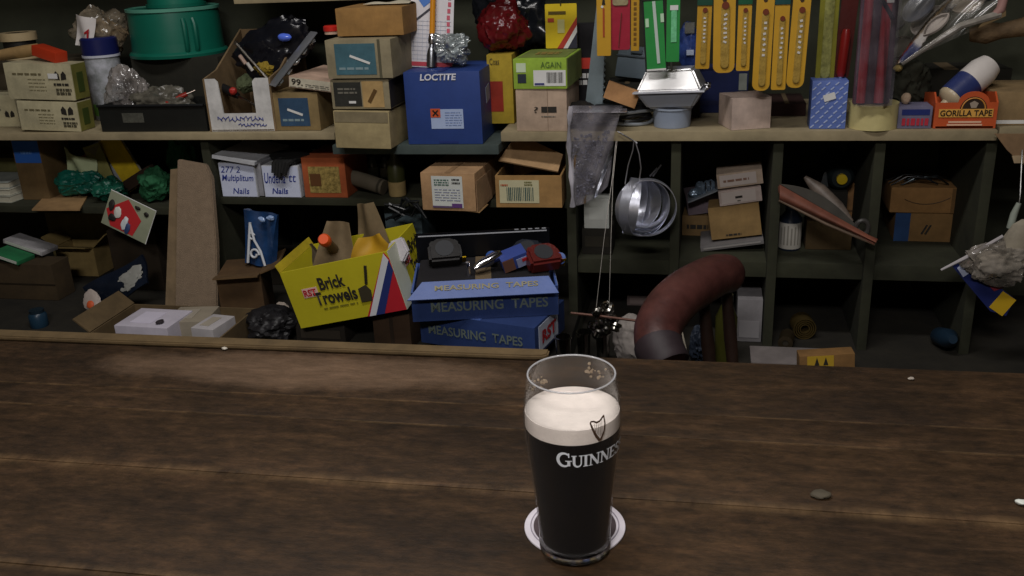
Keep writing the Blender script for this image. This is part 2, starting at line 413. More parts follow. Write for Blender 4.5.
# ------------------------------------------------------------------ pint on its coaster
PINT = Vector((-.1027, .7065, CT))
cst = thing('drip_mat', 'round white rimmed drip mat under the pint of stout', 'coaster', (-.1072, .738, CT))
MB().lathe([(0, .0005), (.0455, .0005), (.047, .0012), (.047, .0026), (.0462, .0032), (.0395, .0032), (.039, .0027), (0, .0027)], 64).build('disc', mat('coaster white', '#d8d2da', .55, vary=.05, scale=30), cst)
MB().lathe([(0, .0028), (.0385, .0028), (.0385, .0031), (0, .0031)], 64).build('printed_centre', mat('coaster dark', '#4a3f42', .6, vary=.3, scale=60), cst)
MB().lathe([(.0405, .0033), (.0415, .0033), (.0415, .0036), (.0405, .0036)], 64, closed=True).build('ring_print', ink('#8f8894'), cst)
ZB = .0036
glassm = bpy.data.materials.new('clear glass'); glassm.use_nodes = True
gn = glassm.node_tree; gn.nodes.clear(); gL = gn.links
g_out = gn.nodes.new('ShaderNodeOutputMaterial'); g_t = gn.nodes.new('ShaderNodeBsdfTransparent'); g_t.inputs['Color'].default_value = (.965, .97, .97, 1)
g_g = gn.nodes.new('ShaderNodeBsdfGlossy'); g_g.inputs['Roughness'].default_value = .04
g_d = gn.nodes.new('ShaderNodeBsdfDiffuse'); g_d.inputs['Color'].default_value = (.85, .85, .85, 1)
g_w = gn.nodes.new('ShaderNodeLayerWeight'); g_w.inputs['Blend'].default_value = .5
g_p = gn.nodes.new('ShaderNodeMath'); g_p.operation = 'POWER'; gL.new(g_w.outputs['Facing'], g_p.inputs[0]); g_p.inputs[1].default_value = 3.0
g_f = gn.nodes.new('ShaderNodeMath'); g_f.operation = 'MULTIPLY_ADD'; gL.new(g_p.outputs[0], g_f.inputs[0]); g_f.inputs[1].default_value = .6; g_f.inputs[2].default_value = .012
g_l = gn.nodes.new('ShaderNodeLayerWeight'); g_l.inputs['Blend'].default_value = .22
g_m = gn.nodes.new('ShaderNodeMath'); g_m.operation = 'MULTIPLY_ADD'; gL.new(g_l.outputs['Facing'], g_m.inputs[0]); g_m.inputs[1].default_value = .09; g_m.inputs[2].default_value = .001
g_1 = gn.nodes.new('ShaderNodeMixShader'); gL.new(g_m.outputs[0], g_1.inputs['Fac']); gL.new(g_t.outputs[0], g_1.inputs[1]); gL.new(g_d.outputs[0], g_1.inputs[2])
g_2 = gn.nodes.new('ShaderNodeMixShader'); gL.new(g_f.outputs[0], g_2.inputs['Fac']); gL.new(g_1.outputs[0], g_2.inputs[1]); gL.new(g_g.outputs[0], g_2.inputs[2])
gL.new(g_2.outputs[0], g_out.inputs['Surface'])
GO = [(0, 0), (.0290, 0), (.0318, .0015), (.0324, .005), (.0320, .010), (.0322, .020), (.0331, .036), (.0349, .056), (.0372, .076), (.0396, .096), (.0414, .112), (.0421, .124), (.0419, .134), (.0409, .145), (.0392, .157), (.0378, .1655), (.0374, .1675)]
def gr(z):
    for (r0, z0), (r1, z1) in zip(GO[2:], GO[3:]):
        if z0 <= z <= z1: return r0+(r1-r0)*(z-z0)/(z1-z0)
    return GO[-1][0]
TH = .0018
inner = [(.0366, .1684), (.0358, .1675)]+[(r-TH, z) for r, z in reversed(GO[5:-1])]+[(.0297, .0105), (.026, .0085), (0, .008)]
pint = thing('pint_of_stout', 'full pint glass of black stout with a cream head on a drip mat', 'drink', PINT+Vector((0, 0, ZB)))
MB().lathe([(0, .0078)]+[(r, z) for r, z in GO if z > .008]+[(.0371, .1683)]+inner, 96).build('glass', glassm, pint)
footm = bpy.data.materials.new('thick glass'); footm.use_nodes = True; fb_ = footm.node_tree.nodes['Principled BSDF']; fb_.inputs['Transmission Weight'].default_value = 1; fb_.inputs['Roughness'].default_value = .12; fb_.inputs['IOR'].default_value = 1.45
MB().lathe([p for p in GO if p[1] < .008]+[(.0321, .0076), (0, .0076)], 96).build('glass_foot', footm, pint)
rimm = bpy.data.materials.new('glass rim highlight'); rimm.use_nodes = True; rb_ = rimm.node_tree.nodes['Principled BSDF']; rb_.inputs['Base Color'].default_value = (.55, .55, .57, 1); rb_.inputs['Roughness'].default_value = .12; rb_.inputs['Specular IOR Level'].default_value = .9; rb_.inputs['Alpha'].default_value = .55  # grey half-clear tint stands in for the highlight along the rim
MB().lathe([(.0367+.0009*math.cos(R(a)), .1680+.0008*math.sin(R(a))) for a in range(0, 360, 30)], 96, closed=True).build('rim', rimm, pint)
FB_, FT_ = .1228, .1362
e = .0004
def fillp(z0, z1, top):
    zs = [z0+(z1-z0)*i/14 for i in range(15)]
    return [(max(.001, gr(max(z, .02))-TH+e), z) for z in zs]
st = [(0, .0082), (.0257, .0086), (.0295, .0107)]+fillp(.0175, FB_, 0)+[(0, FB_)]
stm = bpy.data.materials.new('stout'); stm.use_nodes = True; sb = stm.node_tree.nodes['Principled BSDF']; sb.inputs['Base Color'].default_value = (.0035, .002, .0018, 1); sb.inputs['Roughness'].default_value = .25; sb.inputs['Specular IOR Level'].default_value = .15
MB().lathe(st, 96).build('stout', stm, pint)
fp = fillp(FB_+.0002, FT_, 0)
MB().lathe([(0, FB_+.0002)]+fp+[(fp[-1][0]-.0015, FT_+.0003), (fp[-1][0]-.005, FT_-.0006), (.012, FT_-.0010), (0, FT_-.0009)], 96).build('foam_head', mat('cream foam', '#efe3da', .75, vary=.07, scale=60, bump=.12, fine=True), pint)
b = MB(); q = random.Random(21)
for a0, z0, n_ in ((2.45, .146, 16), (1.15, .154, 18)):
    for i in range(n_):
        a = a0+q.gauss(0, .16); z = z0+q.gauss(0, .0035); rr = gr(z)-TH-.0003; sz = q.uniform(.0006, .0017)
        b.blob((rr*math.cos(a), rr*math.sin(a), z), (sz, sz, sz*.9), .2, 2, i, 2)
tag(b.build('foam_lacing', mat('foam lacing', '#9c8c78', .8, vary=.1), pint), 'specks of dried foam clinging inside the glass', kind='stuff')
# lettering and harp wrapped on the glass
HEAD = math.atan2(-PINT.y, -PINT.x)           # direction from the glass to the eye
class Wrap:
    def __init__(s): s.q = []
    def stroke(s, pts, closed=False):
        """pts: (x, z, width); metres along and up the wall"""
        P = []
        for (x0, z0, w0), (x1, z1, w1) in zip(pts, pts[1:]):
            k = max(1, int(math.hypot(x1-x0, z1-z0)/.0012))
            P += [(x0+(x1-x0)*i/k, z0+(z1-z0)*i/k, w0+(w1-w0)*i/k) for i in range(k)]
        P.append(pts[-1]); n = len(P); l, r_ = [], []
        for i in range(n):
            a, b = P[max(0, i-1)], P[min(n-1, i+1)]; dx, dz = b[0]-a[0], b[1]-a[1]; L_ = math.hypot(dx, dz) or 1
            nx, nz_ = -dz/L_*P[i][2]/2, dx/L_*P[i][2]/2
            l.append((P[i][0]+nx, P[i][1]+nz_)); r_.append((P[i][0]-nx, P[i][1]-nz_))
        s.q.append((l, r_))
    def build(s, name, m, parent, ang0, off=.00025):
        b = MB()
        for l, r_ in s.q:
            def pt(p):
                rr = gr(p[1])+off; a = ang0 + p[0]/.0415
                return (rr*math.cos(a), rr*math.sin(a), p[1])
            vs = [pt(p) for p in l]+[pt(p) for p in r_]; n = len(l)
            b._add(vs, [(i, i+1, n+i+1, n+i) for i in range(n-1)])
        return b.build(name, m, parent)
def arc(cx, cz, rx, rz, a0, a1, wf, n=22):
    return [(cx+rx*math.cos(R(a0+(a1-a0)*i/n)), cz+rz*math.sin(R(a0+(a1-a0)*i/n)), wf(i/n)) for i in range(n+1)]
def glyph(w, ch, x, z, h):
    K, k, t = .20*h, .10*h, .07*h
    def S_(*p): w.stroke([(x+a*h, z+b_*h, c) for a, b_, c in p])
    def serif(cx, cz, hw=.16): S_((cx-hw, cz, t), (cx+hw, cz, t))
    if ch == 'G':
        w.stroke([(x+a, z+b_, c) for a, b_, c in arc(.46*h, .5*h, .38*h, .45*h, 48, 318, lambda u: k+(K-k)*math.sin(math.pi*u))])
        S_((.73, .06, K*.9), (.73, .42, K*.9)); serif(.73, .42, .2); S_((.74, .66, t), (.74, .97, t)); return .98*h
    if ch == 'U':
        S_((.2, .97, K), (.2, .32, K)); S_((.74, .97, k), (.74, .32, k)); serif(.2, .97, .2); serif(.74, .97, .17)
        w.stroke([(x+a, z+b_, c) for a, b_, c in arc(.47*h, .34*h, .27*h, .31*h, 180, 360, lambda u: K+(k-K)*u)]); return .98*h
    if ch == 'I': S_((.2, .03, K), (.2, .97, K)); serif(.2, .97, .2); serif(.2, .03, .2); return .44*h
    if ch == 'N':
        S_((.2, .03, k), (.2, .97, k)); S_((.82, .03, k), (.82, .97, k)); S_((.17, .97, K), (.84, .02, K)); serif(.14, .97); serif(.2, .03); serif(.82, .97); return 1.04*h
    if ch == 'E':
        S_((.2, .03, K), (.2, .97, K)); serif(.12, .97, .12); serif(.12, .03, .12)
        S_((.2, .96, k), (.68, .96, k)); S_((.2, .04, k), (.72, .04, k)); S_((.2, .52, k), (.54, .52, k))
        S_((.67, .98, t), (.67, .76, t)); S_((.71, .02, t), (.71, .26, t)); S_((.54, .42, t), (.54, .62, t)); return .84*h
    if ch == 'S':
        a = arc(.36*h, .73*h, .24*h, .23*h, 25, 200, lambda u: k+(K-k)*u*.8); c = arc(.36*h, .27*h, .27*h, .25*h, 45, -160, lambda u: K-(K-k)*u*.9)
        w.stroke([(x+p, z+q, c_) for p, q, c_ in a+c]); S_((.59, .70, t), (.59, .96, t)); S_((.10, .06, t), (.10, .32, t)); return .74*h
w = Wrap(); xx = -.0138
ZL = .1035
for i, ch in enumerate('GUINNESS'):
    hh = .0138 if i == 0 else .0110
    xx += glyph(w, ch, xx, ZL, hh)*.91
w.build('lettering', ink('#dfe3ea'), pint, HEAD)
w = Wrap(); hx, hz = .0146, .1248; u = .001
w.stroke([(hx+a*u, hz+b_*u, c*u) for a, b_, c in ((0, 17, 1.4), (1, 18.6, 1.5), (3, 18.4, 1.5), (6, 16.8, 1.6), (9, 17.4, 1.6), (12, 20, 1.5), (13.6, 21, 1.2))])
w.stroke([(hx+a*u, hz+b_*u, c*u) for a, b_, c in ((.2, 17.4, 1.2), (2, 12, 1.8), (4.6, 6, 2.2), (8.2, .4, 2.4))])
w.stroke([(hx+a*u, hz+b_*u, c*u) for a, b_, c in ((13.2, 20.6, 1.3), (14, 14, 1.3), (12.4, 7, 1.4), (8.6, .4, 1.9))])
for a in range(5):
    w.stroke([(hx+(3.4+a*1.9)*u, hz+(17.0+(a > 2)*(a-2)*.7)*u, .35*u), (hx+(4.6+a*1.35)*u, hz+(8.2-a*1.3)*u, .35*u)])
tag(w.build('harp_emblem', ink('#4a3526'), pint, HEAD), 'small dark harp emblem printed on the glass over the foam')
pint.scale = (1, 1, 1.02)

# ------------------------------------------------------------------ shelving unit
shelf_wood = mat('pale rough shelf board', '#94876a', .8, vary=.25, scale=9, bump=.35)
moss = mat('green-brown old timber', '#2d2e20', .9, vary=.35, scale=8, bump=.4)
unit = thing('shelving_unit', 'old open wooden shelving unit with pigeonholes filling the back wall behind the bar', 'shelving', (0, 0, 0))
def board(name, x0, x1, y0, y1, z0, z1, m=moss, lab=None):
    o = MB().box(((x0+x1)/2, (y0+y1)/2, (z0+z1)/2), (x1-x0, y1-y0, z1-z0), bev=.002).build(name, m, unit)
    if lab: tag(o, lab)
    return o
board('shelf_board', -2.2, LX0-.001, 1.72, 2.06, S-.014, S, shelf_wood, 'pale main shelf board, left length')
board('shelf_board', LX1+.001, .492, 1.72, 2.06, S-.018, S, shelf_wood, 'pale main shelf board, right length')
board('shelf_board', LX0, LX1, 1.70, 2.06, SP-.018, SP, mat('blue grey plank', '#3f4a48', .8, vary=.25, scale=9, bump=.3), 'lower blue-grey length of shelf board')
board('upper_shelf', -.93, -.62, 1.82, 2.06, 1.466, 1.480, shelf_wood)
board('upright', -.93, -.914, 1.84, 2.06, 1.48, 1.75)
board('upright', -.636, -.62, 1.84, 2.06, 1.48, 1.75)
board('back_panel', -2.2, 1.3, 2.06, 2.08, 0, 1.75, mat('mossy back boards', '#34362a', .95, vary=.35, scale=4))
for x in (-.995, -.245, -.048, .134, .308, .490):
    board('divider', x-.009, x+.009, 1.735, 2.06, DECK if x < -.1 else D2, (S if x > -.9 else S+.004)-.0185)
board('middle_shelf', -2.2, -1.004, 1.75, 2.06, MA-.015, MA)
board('middle_shelf', -.986, -.254, 1.75, 2.06, MID_B-.015, MID_B)
for a, c in ((-.236, -.057), (-.039, .125), (.143, .299), (.317, .481)):
    board('middle_shelf', a, c, 1.745, 2.06, MC-.03, MC)
deck_tone = mat('dark deck boards', '#1f1c15', .9, vary=.4, scale=12, bump=.3)  # deck boards toned darker than the other timber
board('deck', -2.2, -.236, 1.36, 2.06, DECK-.02, DECK, deck_tone)
board('deck_front', -2.2, -.236, 1.36, 1.38, 0, DECK-.02)
board('side_panel', -.256, -.236, 1.38, 2.06, 0, DECK-.02)
board('deck', -.236, 1.28, 1.56, 2.06, D2-.02, D2, deck_tone)
board('deck_front', -.236, 1.28, 1.57, 1.59, 0, D2-.02)
board('side_panel', 1.28, 1.30, 1.72, 2.06, 0, 1.75)
board('top_board', -2.2, 1.30, 1.74, 2.06, 1.75, 1.77)
# rail above the frame that carries the hanging packs
rail = thing('hanging_rail', 'dark steel hanging rail along the front of the shelving above the packs', 'rail', (0, 0, 0))
MB().cyl((-.62, 1.70, 1.60), (1.28, 1.70, 1.60), .007).build('bar', steel('#4a4a48', .5), rail)
for x in (-.6, .3, 1.27): MB().tube([(x, 1.70, 1.60), (x, 1.72, 1.63), (x, 1.732, 1.762)], .006).build('bracket', steel('#4a4a48', .5), rail)
RAILZ = 1.60

# ================================================================== top shelf, from the left
kraft = card('#a08a68'); kraft_d = card('#7a6548'); dusty = card('#8a8066'); pale = card('#b5a58c'); pinkish = card('#b89c88')
white_card = card('#c9c8c6'); dark_ink = ink('#2a2722'); grey_ink = ink('#6d6a60'); wht = ink('#d8d8d6'); red_ink = ink('#b0232b'); blue_ink = ink('#2b3a8c')
olive = card('#b3ab8b'); black_pl = plastic('#17181a', .45)

def logo_box(name_lab, px0, px1, top, Y, z0, D, rot, flip=1):
    c = carton('tile_box', name_lab, 'box', px0, px1, top, Y, z0, D, olive, group='olive cardboard boxes at the left end of the shelf')
    c.root.rotation_euler = (0, R(rot), 0)
    c.lines('F', .12, .55, .66, .76, 1, ink('#6c6448'), name='print', gap=.5, seed=3)
    c.lines('F', .34, .60, .22, .62, 4, ink('#8f8768'), name='print', gap=.22, seed=5)
    b = MB()
    for sx in (-1, 1): b.prism([(0, 0), (sx*.012, .002), (sx*.0125, .011), (sx*.007, .018), (sx*.001, .012)], .0006, X((sx*.0015, 0, 0)))
    o = b.build('emblem', dark_ink, c.root); o.location = ((.83-.5)*c.W, -.001, c.H*.56)
    c.lines('F', .72, .96, .40, .48, 1, dark_ink, gap=.8, seed=8); c.lines('F', .74, .97, .14, .34, 2, ink('#4a4636'), gap=.75, seed=9)
    c.patch('R', .05, .98, .02, .98, card('#6d6a2e'), name='side_print'); c.patch('R', .3, .7, .2, .75, ink('#3c4a1c'), name='side_mark', off=.001)
    return c
lb = logo_box('olive box with dark leaf emblem, lower of the two stacked at the shelf\'s left end', 19, 78, 103, 1.735, S, .05, 2)
settle(lb.root, S)
ub = logo_box('olive box with dark leaf emblem and white sticker, upper of the two stacked', 6, 72, 65, 1.735, S+lb.H+.004, .05, 2)
ub.patch('F', .66, .80, .60, .74, wht, name='price_sticker', off=.0022); settle(ub.root, S+lb.H+.0035)
b3 = carton('tile_box', 'olive box cut off by the left picture edge, behind the stacked pair', 'box', -60, 17, 96, 1.795, S, .08, olive, group='olive cardboard boxes at the left end of the shelf')
b3.lines('F', .2, .8, .5, .7, 2, grey_ink, seed=4); b = MB()
for sx in (-1, 1): b.prism([(0, 0), (sx*.010, .002), (sx*.0105, .009), (sx*.006, .015), (sx*.001, .010)], .0006, X((sx*.0012, 0, 0)))
o = b.build('emblem', dark_ink, b3.root); o.location = (b3.W*.40, -.001, b3.H*.3)
settle(b3.root, S)
# a dark tray behind the olive boxes carries the taller clutter
def plain_box(name, lab, cat, px0, px1, top, Y, z0, D, m, tape=None, yaw=0):
    c = carton(name, lab, cat, px0, px1, top, Y, z0, D, m, yaw)
    c.patch('T', .44, .56, 0, 1, tape or card('#6a5a42'), name='tape_strip')
    return c
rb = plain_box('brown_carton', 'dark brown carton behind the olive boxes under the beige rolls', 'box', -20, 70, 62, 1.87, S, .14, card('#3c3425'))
def tape_roll(lab, px, py, Y, r, h, m, core='#3b3020', rot=(0, 0, 0), name='tape_roll'):
    t = thing(name, lab, 'tape', at(px, py, Y), rot)
    MB().lathe([(r*.62, 0), (r, 0), (r, h), (r*.62, h)], 48, closed=True, smooth=False).build('tape', m, t)
    MB().lathe([(r*.56, .0005), (r*.62-.0003, .0005), (r*.62-.0003, h-.0005), (r*.56, h-.0005)], 48, closed=True, smooth=False).build('core', card(core), t)
    return t
zt = S+rb.H
xr = x_at(23, 1.93, zt)
beige = mat('beige tape', '#b8a47e', .6, vary=.1, scale=30)
r1 = tape_roll('beige tape roll, lower of two stacked above the olive boxes', 23, 40, 1.93, .036, .024, beige); r1.location = (xr, 1.93, zt)
sp = MB().lathe([(.012, 0), (.034, 0), (.034, .016), (.012, .016)], 40, closed=True, smooth=False).build('tape_roll', mat('black tape', '#1c1a17', .5)); sp.location = (xr, 1.93, zt+.0245); tag(sp, 'black tape roll sandwiched between two beige rolls on the left', 'tape')
r2 = tape_roll('beige tape roll, upper of two stacked above the olive boxes', 23, 40, 1.93, .039, .017, beige); r2.location = (xr, 1.93, zt+.0412)
# wooden handled brush with a red head lying across the olive boxes
z_b = S+lb.H+ub.H+.0045
hb = thing('paint_scraper', 'wooden handled scraper with a red block head lying above the olive boxes', 'tool', (0, 0, 0))
pa = at(-12, 50, 1.80); pb = at(36, 42, 1.78); pc = at(60, 50, 1.76)
MB().tube([pa, pa.lerp(pb, .4), pa.lerp(pb, .75), pb], [.010, .012, .013, .012], 12).build('handle', mat('pale handle wood', '#a8895c', .55), hb)
d = (pc-pb); L_ = d.length
q = d.to_track_quat('X', 'Z').to_euler()
o = MB().box((L_/2, 0, 0), (L_, .030, .022), bev=.003).build('head', plastic('#b8391c', .45), hb); o.location = pb; o.rotation_euler = q
settle(hb, z_b)
# clear bag with a white and red header
cbag = thing('clear_bag', 'crumpled clear plastic bag with a white and red label, left of the blue lid', 'bag', at(80, 62, 1.84))
w_, h_ = mm(52, at(80, 40, 1.84)), mm(46, at(80, 40, 1.84))
MB().blob((0, .03, h_/2), (w_/2, .04, h_/2), .28, 2.4, 5, 5).build('bag', film('bag film brownish', '#b0a28c', .34), cbag)
MB().blob((.01, .035, h_*.42), (w_*.36, .026, h_*.34), .4, 3.2, 9, 4).build('contents', mat('mixed fixings', '#8f7858', .7, vary=.5, scale=90), cbag)
o = MB().sheet(lambda u, v: ((u-.5)*.044, -.020+.006*math.sin(5*u+3*v), v*.066), 10, 12, .0006).build('header_label', mat('white label gloss', '#d9d4d2', .35, vary=.05), cbag); o.location = (-.008, -.004, .022); o.rotation_euler = (0, R(14), 0)
k = MB().prism([(0, 0), (.004, 0), (.005, .022), (-.006, .012), (-.006, .008), (0, .012)], .0007).build('red_print', red_ink, o); k.location = (.010, -.0285, .022); 
settle(cbag, S+.0005)
cbag.location.z = S+.075
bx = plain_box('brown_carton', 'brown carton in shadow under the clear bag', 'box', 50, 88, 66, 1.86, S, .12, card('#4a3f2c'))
cbag.location.y = 1.90; settle(cbag, S+bx.H)
# tub with a dark blue lid, wrapped in a bag
pt = Vector((x_at(108, 1.895, S+.06), 1.895, S+.0006))
tub = thing('wipes_tub', 'white and green tub with a navy blue lid, behind the black bin', 'tub', pt)
r_ = mm(17.5, at(107, 60, 1.895)); hz1 = z_at(56, pt.x, 1.895-r_)-S; hz2 = z_at(37, pt.x, 1.895)-S
MB().lathe([(0, 0), (r_*.93, 0), (r_*.95, .003), (r_*.95, hz1-.004), (0, hz1-.004)], 40).build('tub_body', mat('tub print', '#9aa39a', .4, vary=.5, scale=28, col2='#c9cbd6'), tub)
MB().lathe([(0, .01), (r_*.955, .01), (r_*.955, .035), (0, .035)], 40).build('green_band', plastic('#5c8a3a'), tub)
MB().lathe([(r_*.9, hz1-.006), (r_*1.03, hz1-.006), (r_*1.03, hz1-.001), (r_*.9, hz1-.001)], 40, closed=True).build('lid_ring', plastic('#c8cbd8'), tub)
MB().lathe([(0, hz1-.001), (r_, hz1-.001), (r_, hz2-.004), (r_-.004, hz2), (0, hz2)], 40).build('lid', plastic('#1b2157', .35), tub)
for i in range(24): pass
pw = Vector((x_at(122, 1.745, S+.035), 1.775, S))
wrap = thing('plastic_wrapper', 'loose crumpled clear wrapper bulging in front of the blue lidded tub', 'bag', pw)
MB().blob((0, 0, .047), (.045, .024, .046), .35, 2.2, 17, 5, T=X((0, 0, 0), (0, R(-18), 0))).build('bag', film('bag film grey', '#a7a09c', .5, .35), wrap)
# black plastic bin with loose hardware
bn = carton('black_bin', 'black plastic storage bin under the teal tubs, full of loose hardware', 'bin', 100, 206, 106, 1.735, S, .115, mat('black bin plastic', '#191a18', .5, vary=.2), open_=True)
bn.root.scale = (1, 1, 1); bn.root.location.z += .0002; bn.patch('F', .22, .42, .35, .72, mat('dull smear', '#4a4a42', .8, vary=.4, scale=60), name='worn_label')
MB().tube([(-bn.W/2, -.002, bn.H), (bn.W/2, -.002, bn.H)], .003, 8).build('rim', black_pl, bn.root)
settle(wrap, S+.031); wrap.location.y = 1.80
wrap.location.z = S+bn.H*.55
hp = thing('hardware_bag', 'dark bag of loose fixings lying in the black bin', 'bag', Vector((x_at(166, 1.795, S+.05), 1.793, S+.006)))
MB().blob((0, 0, .042), (.060, .034, .034), .35, 2.6, 31, 5).build('bag', mat('grey bag film', '#5a574e', .3, vary=.6, scale=40), hp)
rt = thing('red_tool', 'small red handled tool lying on the dark bag in the black bin', 'tool', (0, 0, 0))
a_, b_ = at(166, 103, 1.765), at(187, 94, 1.785)
MB().tube([a_, a_.lerp(b_, .5), b_], [.003, .0055, .005], 10).build('handle', plastic('#8c2418'), rt)
MB().tube([b_, b_+(b_-a_)*.4], [.0022, .0018], 8).build('shaft', steel('#a89a90', .4), rt)
# two stacked teal tubs, upside down, on a dark crate
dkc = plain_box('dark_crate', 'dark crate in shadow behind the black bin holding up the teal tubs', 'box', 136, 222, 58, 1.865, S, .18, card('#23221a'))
zc_ = S+dkc.H; pt = Vector((x_at(180, 1.94, zc_), 1.94, zc_)); rr = mm(46, at(180, 30, 1.90)); teal = mat('teal plastic', '#0f6351', .42, vary=.1, scale=8, bump=.04)
h1 = z_at(9, pt.x, 1.90)-zc_
tt = thing('teal_tub', 'large teal plastic tub upside down on a dark crate, lower of two stacked', 'tub', pt)
MB().lathe([(rr*1.05, 0), (rr*1.06, .006), (rr*1.03, .010), (rr*.985, .012), (rr*.965, h1-.006), (rr*.95, h1), (rr*.55, h1), (rr*.55, h1-.004), (rr*.93, h1-.004), (rr*1.0, .004)], 56, closed=True).build('shell', teal, tt)
MB().lathe([(rr*.965, h1-.001), (rr*.995, h1-.004), (rr*.995, h1+.002), (rr*.965, h1+.003)], 56, closed=True).build('edge_bead', plastic('#5a9a86', .4), tt)
for a in (-52, -40):
    o = MB().tube([(0, 0, .012), (0, -.006, .02), (0, -.006, h1*.7), (0, 0, h1*.8)], .005, 8).build('rib', teal, tt); o.location = (rr*.975*math.sin(R(-a)), -rr*.975*math.cos(R(-a)), 0); o.rotation_euler = (0, 0, R(-a))
t2 = thing('teal_tub', 'smaller teal plastic tub, upper of the two stacked upside down', 'tub', pt+Vector((.01, 0, h1+.0035)))
MB().lathe([(rr*.60, 0), (rr*.58, .055), (0, .058), (0, .054), (rr*.55, .051), (rr*.57, 0)], 48).build('shell', mat('teal plastic light', '#136b58', .42, vary=.1), t2)
MB().lathe([(rr*.58, -.001), (rr*.635, -.001), (rr*.635, .006), (rr*.58, .006)], 48, closed=True).build('rim', teal, t2)

# ---- cut-away white box with handwriting
W_ = fit(207, 269, 79, 1.735, S)
cx, cw_, ch = W_
cb = thing('cutaway_box', 'white cardboard bin box with a cut-out front and blue handwriting, full of tools', 'box', (cx+.004, 1.735, S+.0006), (0, 0, R(2)))
Dp = .20; wt = .004
oi = MB().prism([(-cw_/2, 0), (cw_/2, 0), (cw_/2, ch), (cw_/2-.028, ch), (cw_/2-.034, ch-.006), (cw_/2-.034, ch*.34), (-cw_/2+.030, ch*.34), (-cw_/2+.026, ch-.006), (-cw_/2+.020, ch), (-cw_/2, ch)], wt)
oi.build('front_panel', white_card, cb)
MB().prism([(0, 0), (Dp, 0), (Dp, ch*1.75), (.06, ch*1.1), (0, ch)], wt, X((-cw_/2, 0, 0), (0, 0, R(90)))).build('side_panel', kraft_d, cb)
MB().prism([(0, 0), (Dp, 0), (Dp, ch*1.75), (.06, ch*1.1), (0, ch)], wt, X((cw_/2+wt, 0, 0), (0, 0, R(90)))).build('side_panel', kraft_d, cb)
MB().box((0, Dp, ch*.87), (cw_, wt, ch*1.74)).build('back_wall', kraft_d, cb); MB().box((0, Dp/2, .002), (cw_-.002, Dp, .003)).build('bottom', kraft_d, cb)
def scribble(parent, loc, w, h, m, seed, n=9, r=.0009, rot=(0, 0, 0), name='handwriting'):
    q = random.Random(seed); pts = []
    for i in range(n*4+1):
        t = i/(n*4); pts.append((-w/2+w*t+.25*w/n*math.sin(i*1.9+seed), 0, h*(.5*math.sin(i*math.pi/2+q.uniform(-.5, .5)))*q.uniform(.5, 1)))
    o = MB().tube(pts, r, 5).build(name, m, parent); o.location = loc; o.rotation_euler = rot; return o
scribble(cb, (-.002, -.0008, ch*.24), cw_*.72, ch*.11, blue_ink, 3, 10); scribble(cb, (.022, -.0008, ch*.12), cw_*.42, ch*.07, blue_ink, 5, 7)
# things standing in the cut-away box
def lump(name, lab, cat, P, d, m, seed=1, amp=.3, fr=2.2, rot=(0, 0, 0), pname=None):
    o = MB().blob((0, 0, 0), d, amp, fr, seed, 5).build(name, m); o.location = P; o.rotation_euler = rot; return tag(o, lab, cat)
pouch = thing('tool_pouch', 'shiny black tool pouch with a blue sheen sticking up from the white cut-out box', 'pouch', at(275, 50, 1.86))
MB().blob((0, 0, 0), (.085, .03, .055), .3, 2.0, 12, 5, T=X((0, 0, 0), (0, R(-25), 0))).build('pouch', plastic('#15161c', .22), pouch)
MB().blob((.040, -.034, .028), (.014, .008, .008), .1, 2, 2, 3).build('blue_sheen', plastic('#5a78e8', .1), pouch)  # the pouch's blue sheen, put in as a coloured blob
MB().tube([(-.06, -.04, -.005), (-.048, -.042, -.022)], .004, 8).build('pale_clip', plastic('#c4a99a'), pouch)
MB().tube([(-.045, -.042, -.020), (-.035, -.042, -.036)], .0035, 8).build('white_clip', plastic('#cfccc6'), pouch)
lv = thing('steel_rule', 'narrow steel strip leaning across the white cut-out box', 'ruler', (0, 0, 0))
a_, b_ = at(236, 43, 1.80), at(272, 84, 1.755)
MB().tube([a_, b_], .0028, 6).build('strip', steel('#b8b2a8', .3), lv); MB().cyl(a_+Vector((0, -.003, 0)), a_+Vector((0, .003, 0)), .004).build('end_stop', steel('#8c8478', .4), lv)
lump('yellow_cloth', 'mustard cloth lump in the white cut-out box', 'cloth', at(268, 68, 1.84), (.024, .02, .016), mat('mustard cloth', '#8a7424', .9), 4)
sc = thing('screwdriver', 'black screwdriver with a bright shaft lying inside the white cut-out box', 'screwdriver', (0, 0, 0))
a_, b_ = at(238, 96, 1.79), at(256, 106, 1.765)
MB().tube([a_, a_.lerp(b_, .4), b_], .003, 8).build('shaft', steel('#c9c9cc', .2), sc); MB().tube([a_-(b_-a_)*1.2, a_-(b_-a_)*.5, a_], [.008, .010, .006], 10).build('handle', black_pl, sc)
lump('red_cap', 'small red cap inside the white cut-out box', 'cap', at(233, 91, 1.78), (.008, .008, .008), plastic('#a8302a'), 6, .1)  # loose red plastic cap
lump('green_sponge', 'dull green lump beside the red cap in the cut-out box', 'sponge', at(246, 84, 1.82), (.016, .02, .018), mat('dull green', '#4a5238', .9), 8, .2)
# grey blister strip leaning to the right
bl = thing('blister_strip', 'long grey blister strip of clips leaning over the pale boxes', 'blister pack', (0, 0, 0))
a_, b_ = at(272, 86, 1.728), at(314, 32, 1.80)
d = (b_-a_); M_ = Matrix.Translation(a_) @ d.to_track_quat('X', 'Y').to_matrix().to_4x4()
o = MB().box((d.length/2, 0, 0), (d.length, .003, .030), bev=.001).build('strip', mat('grey blister card', '#6a6c70', .3), bl); o.matrix_world = M_
for i in range(5):
    o = MB().blob((d.length*(.12+.19*i), -.006, 0), (.010, .006, .010), .2, 3, i, 3).build('blister', film('blister clear', '#c8d2d6', .45, .5), bl); o.matrix_world = M_

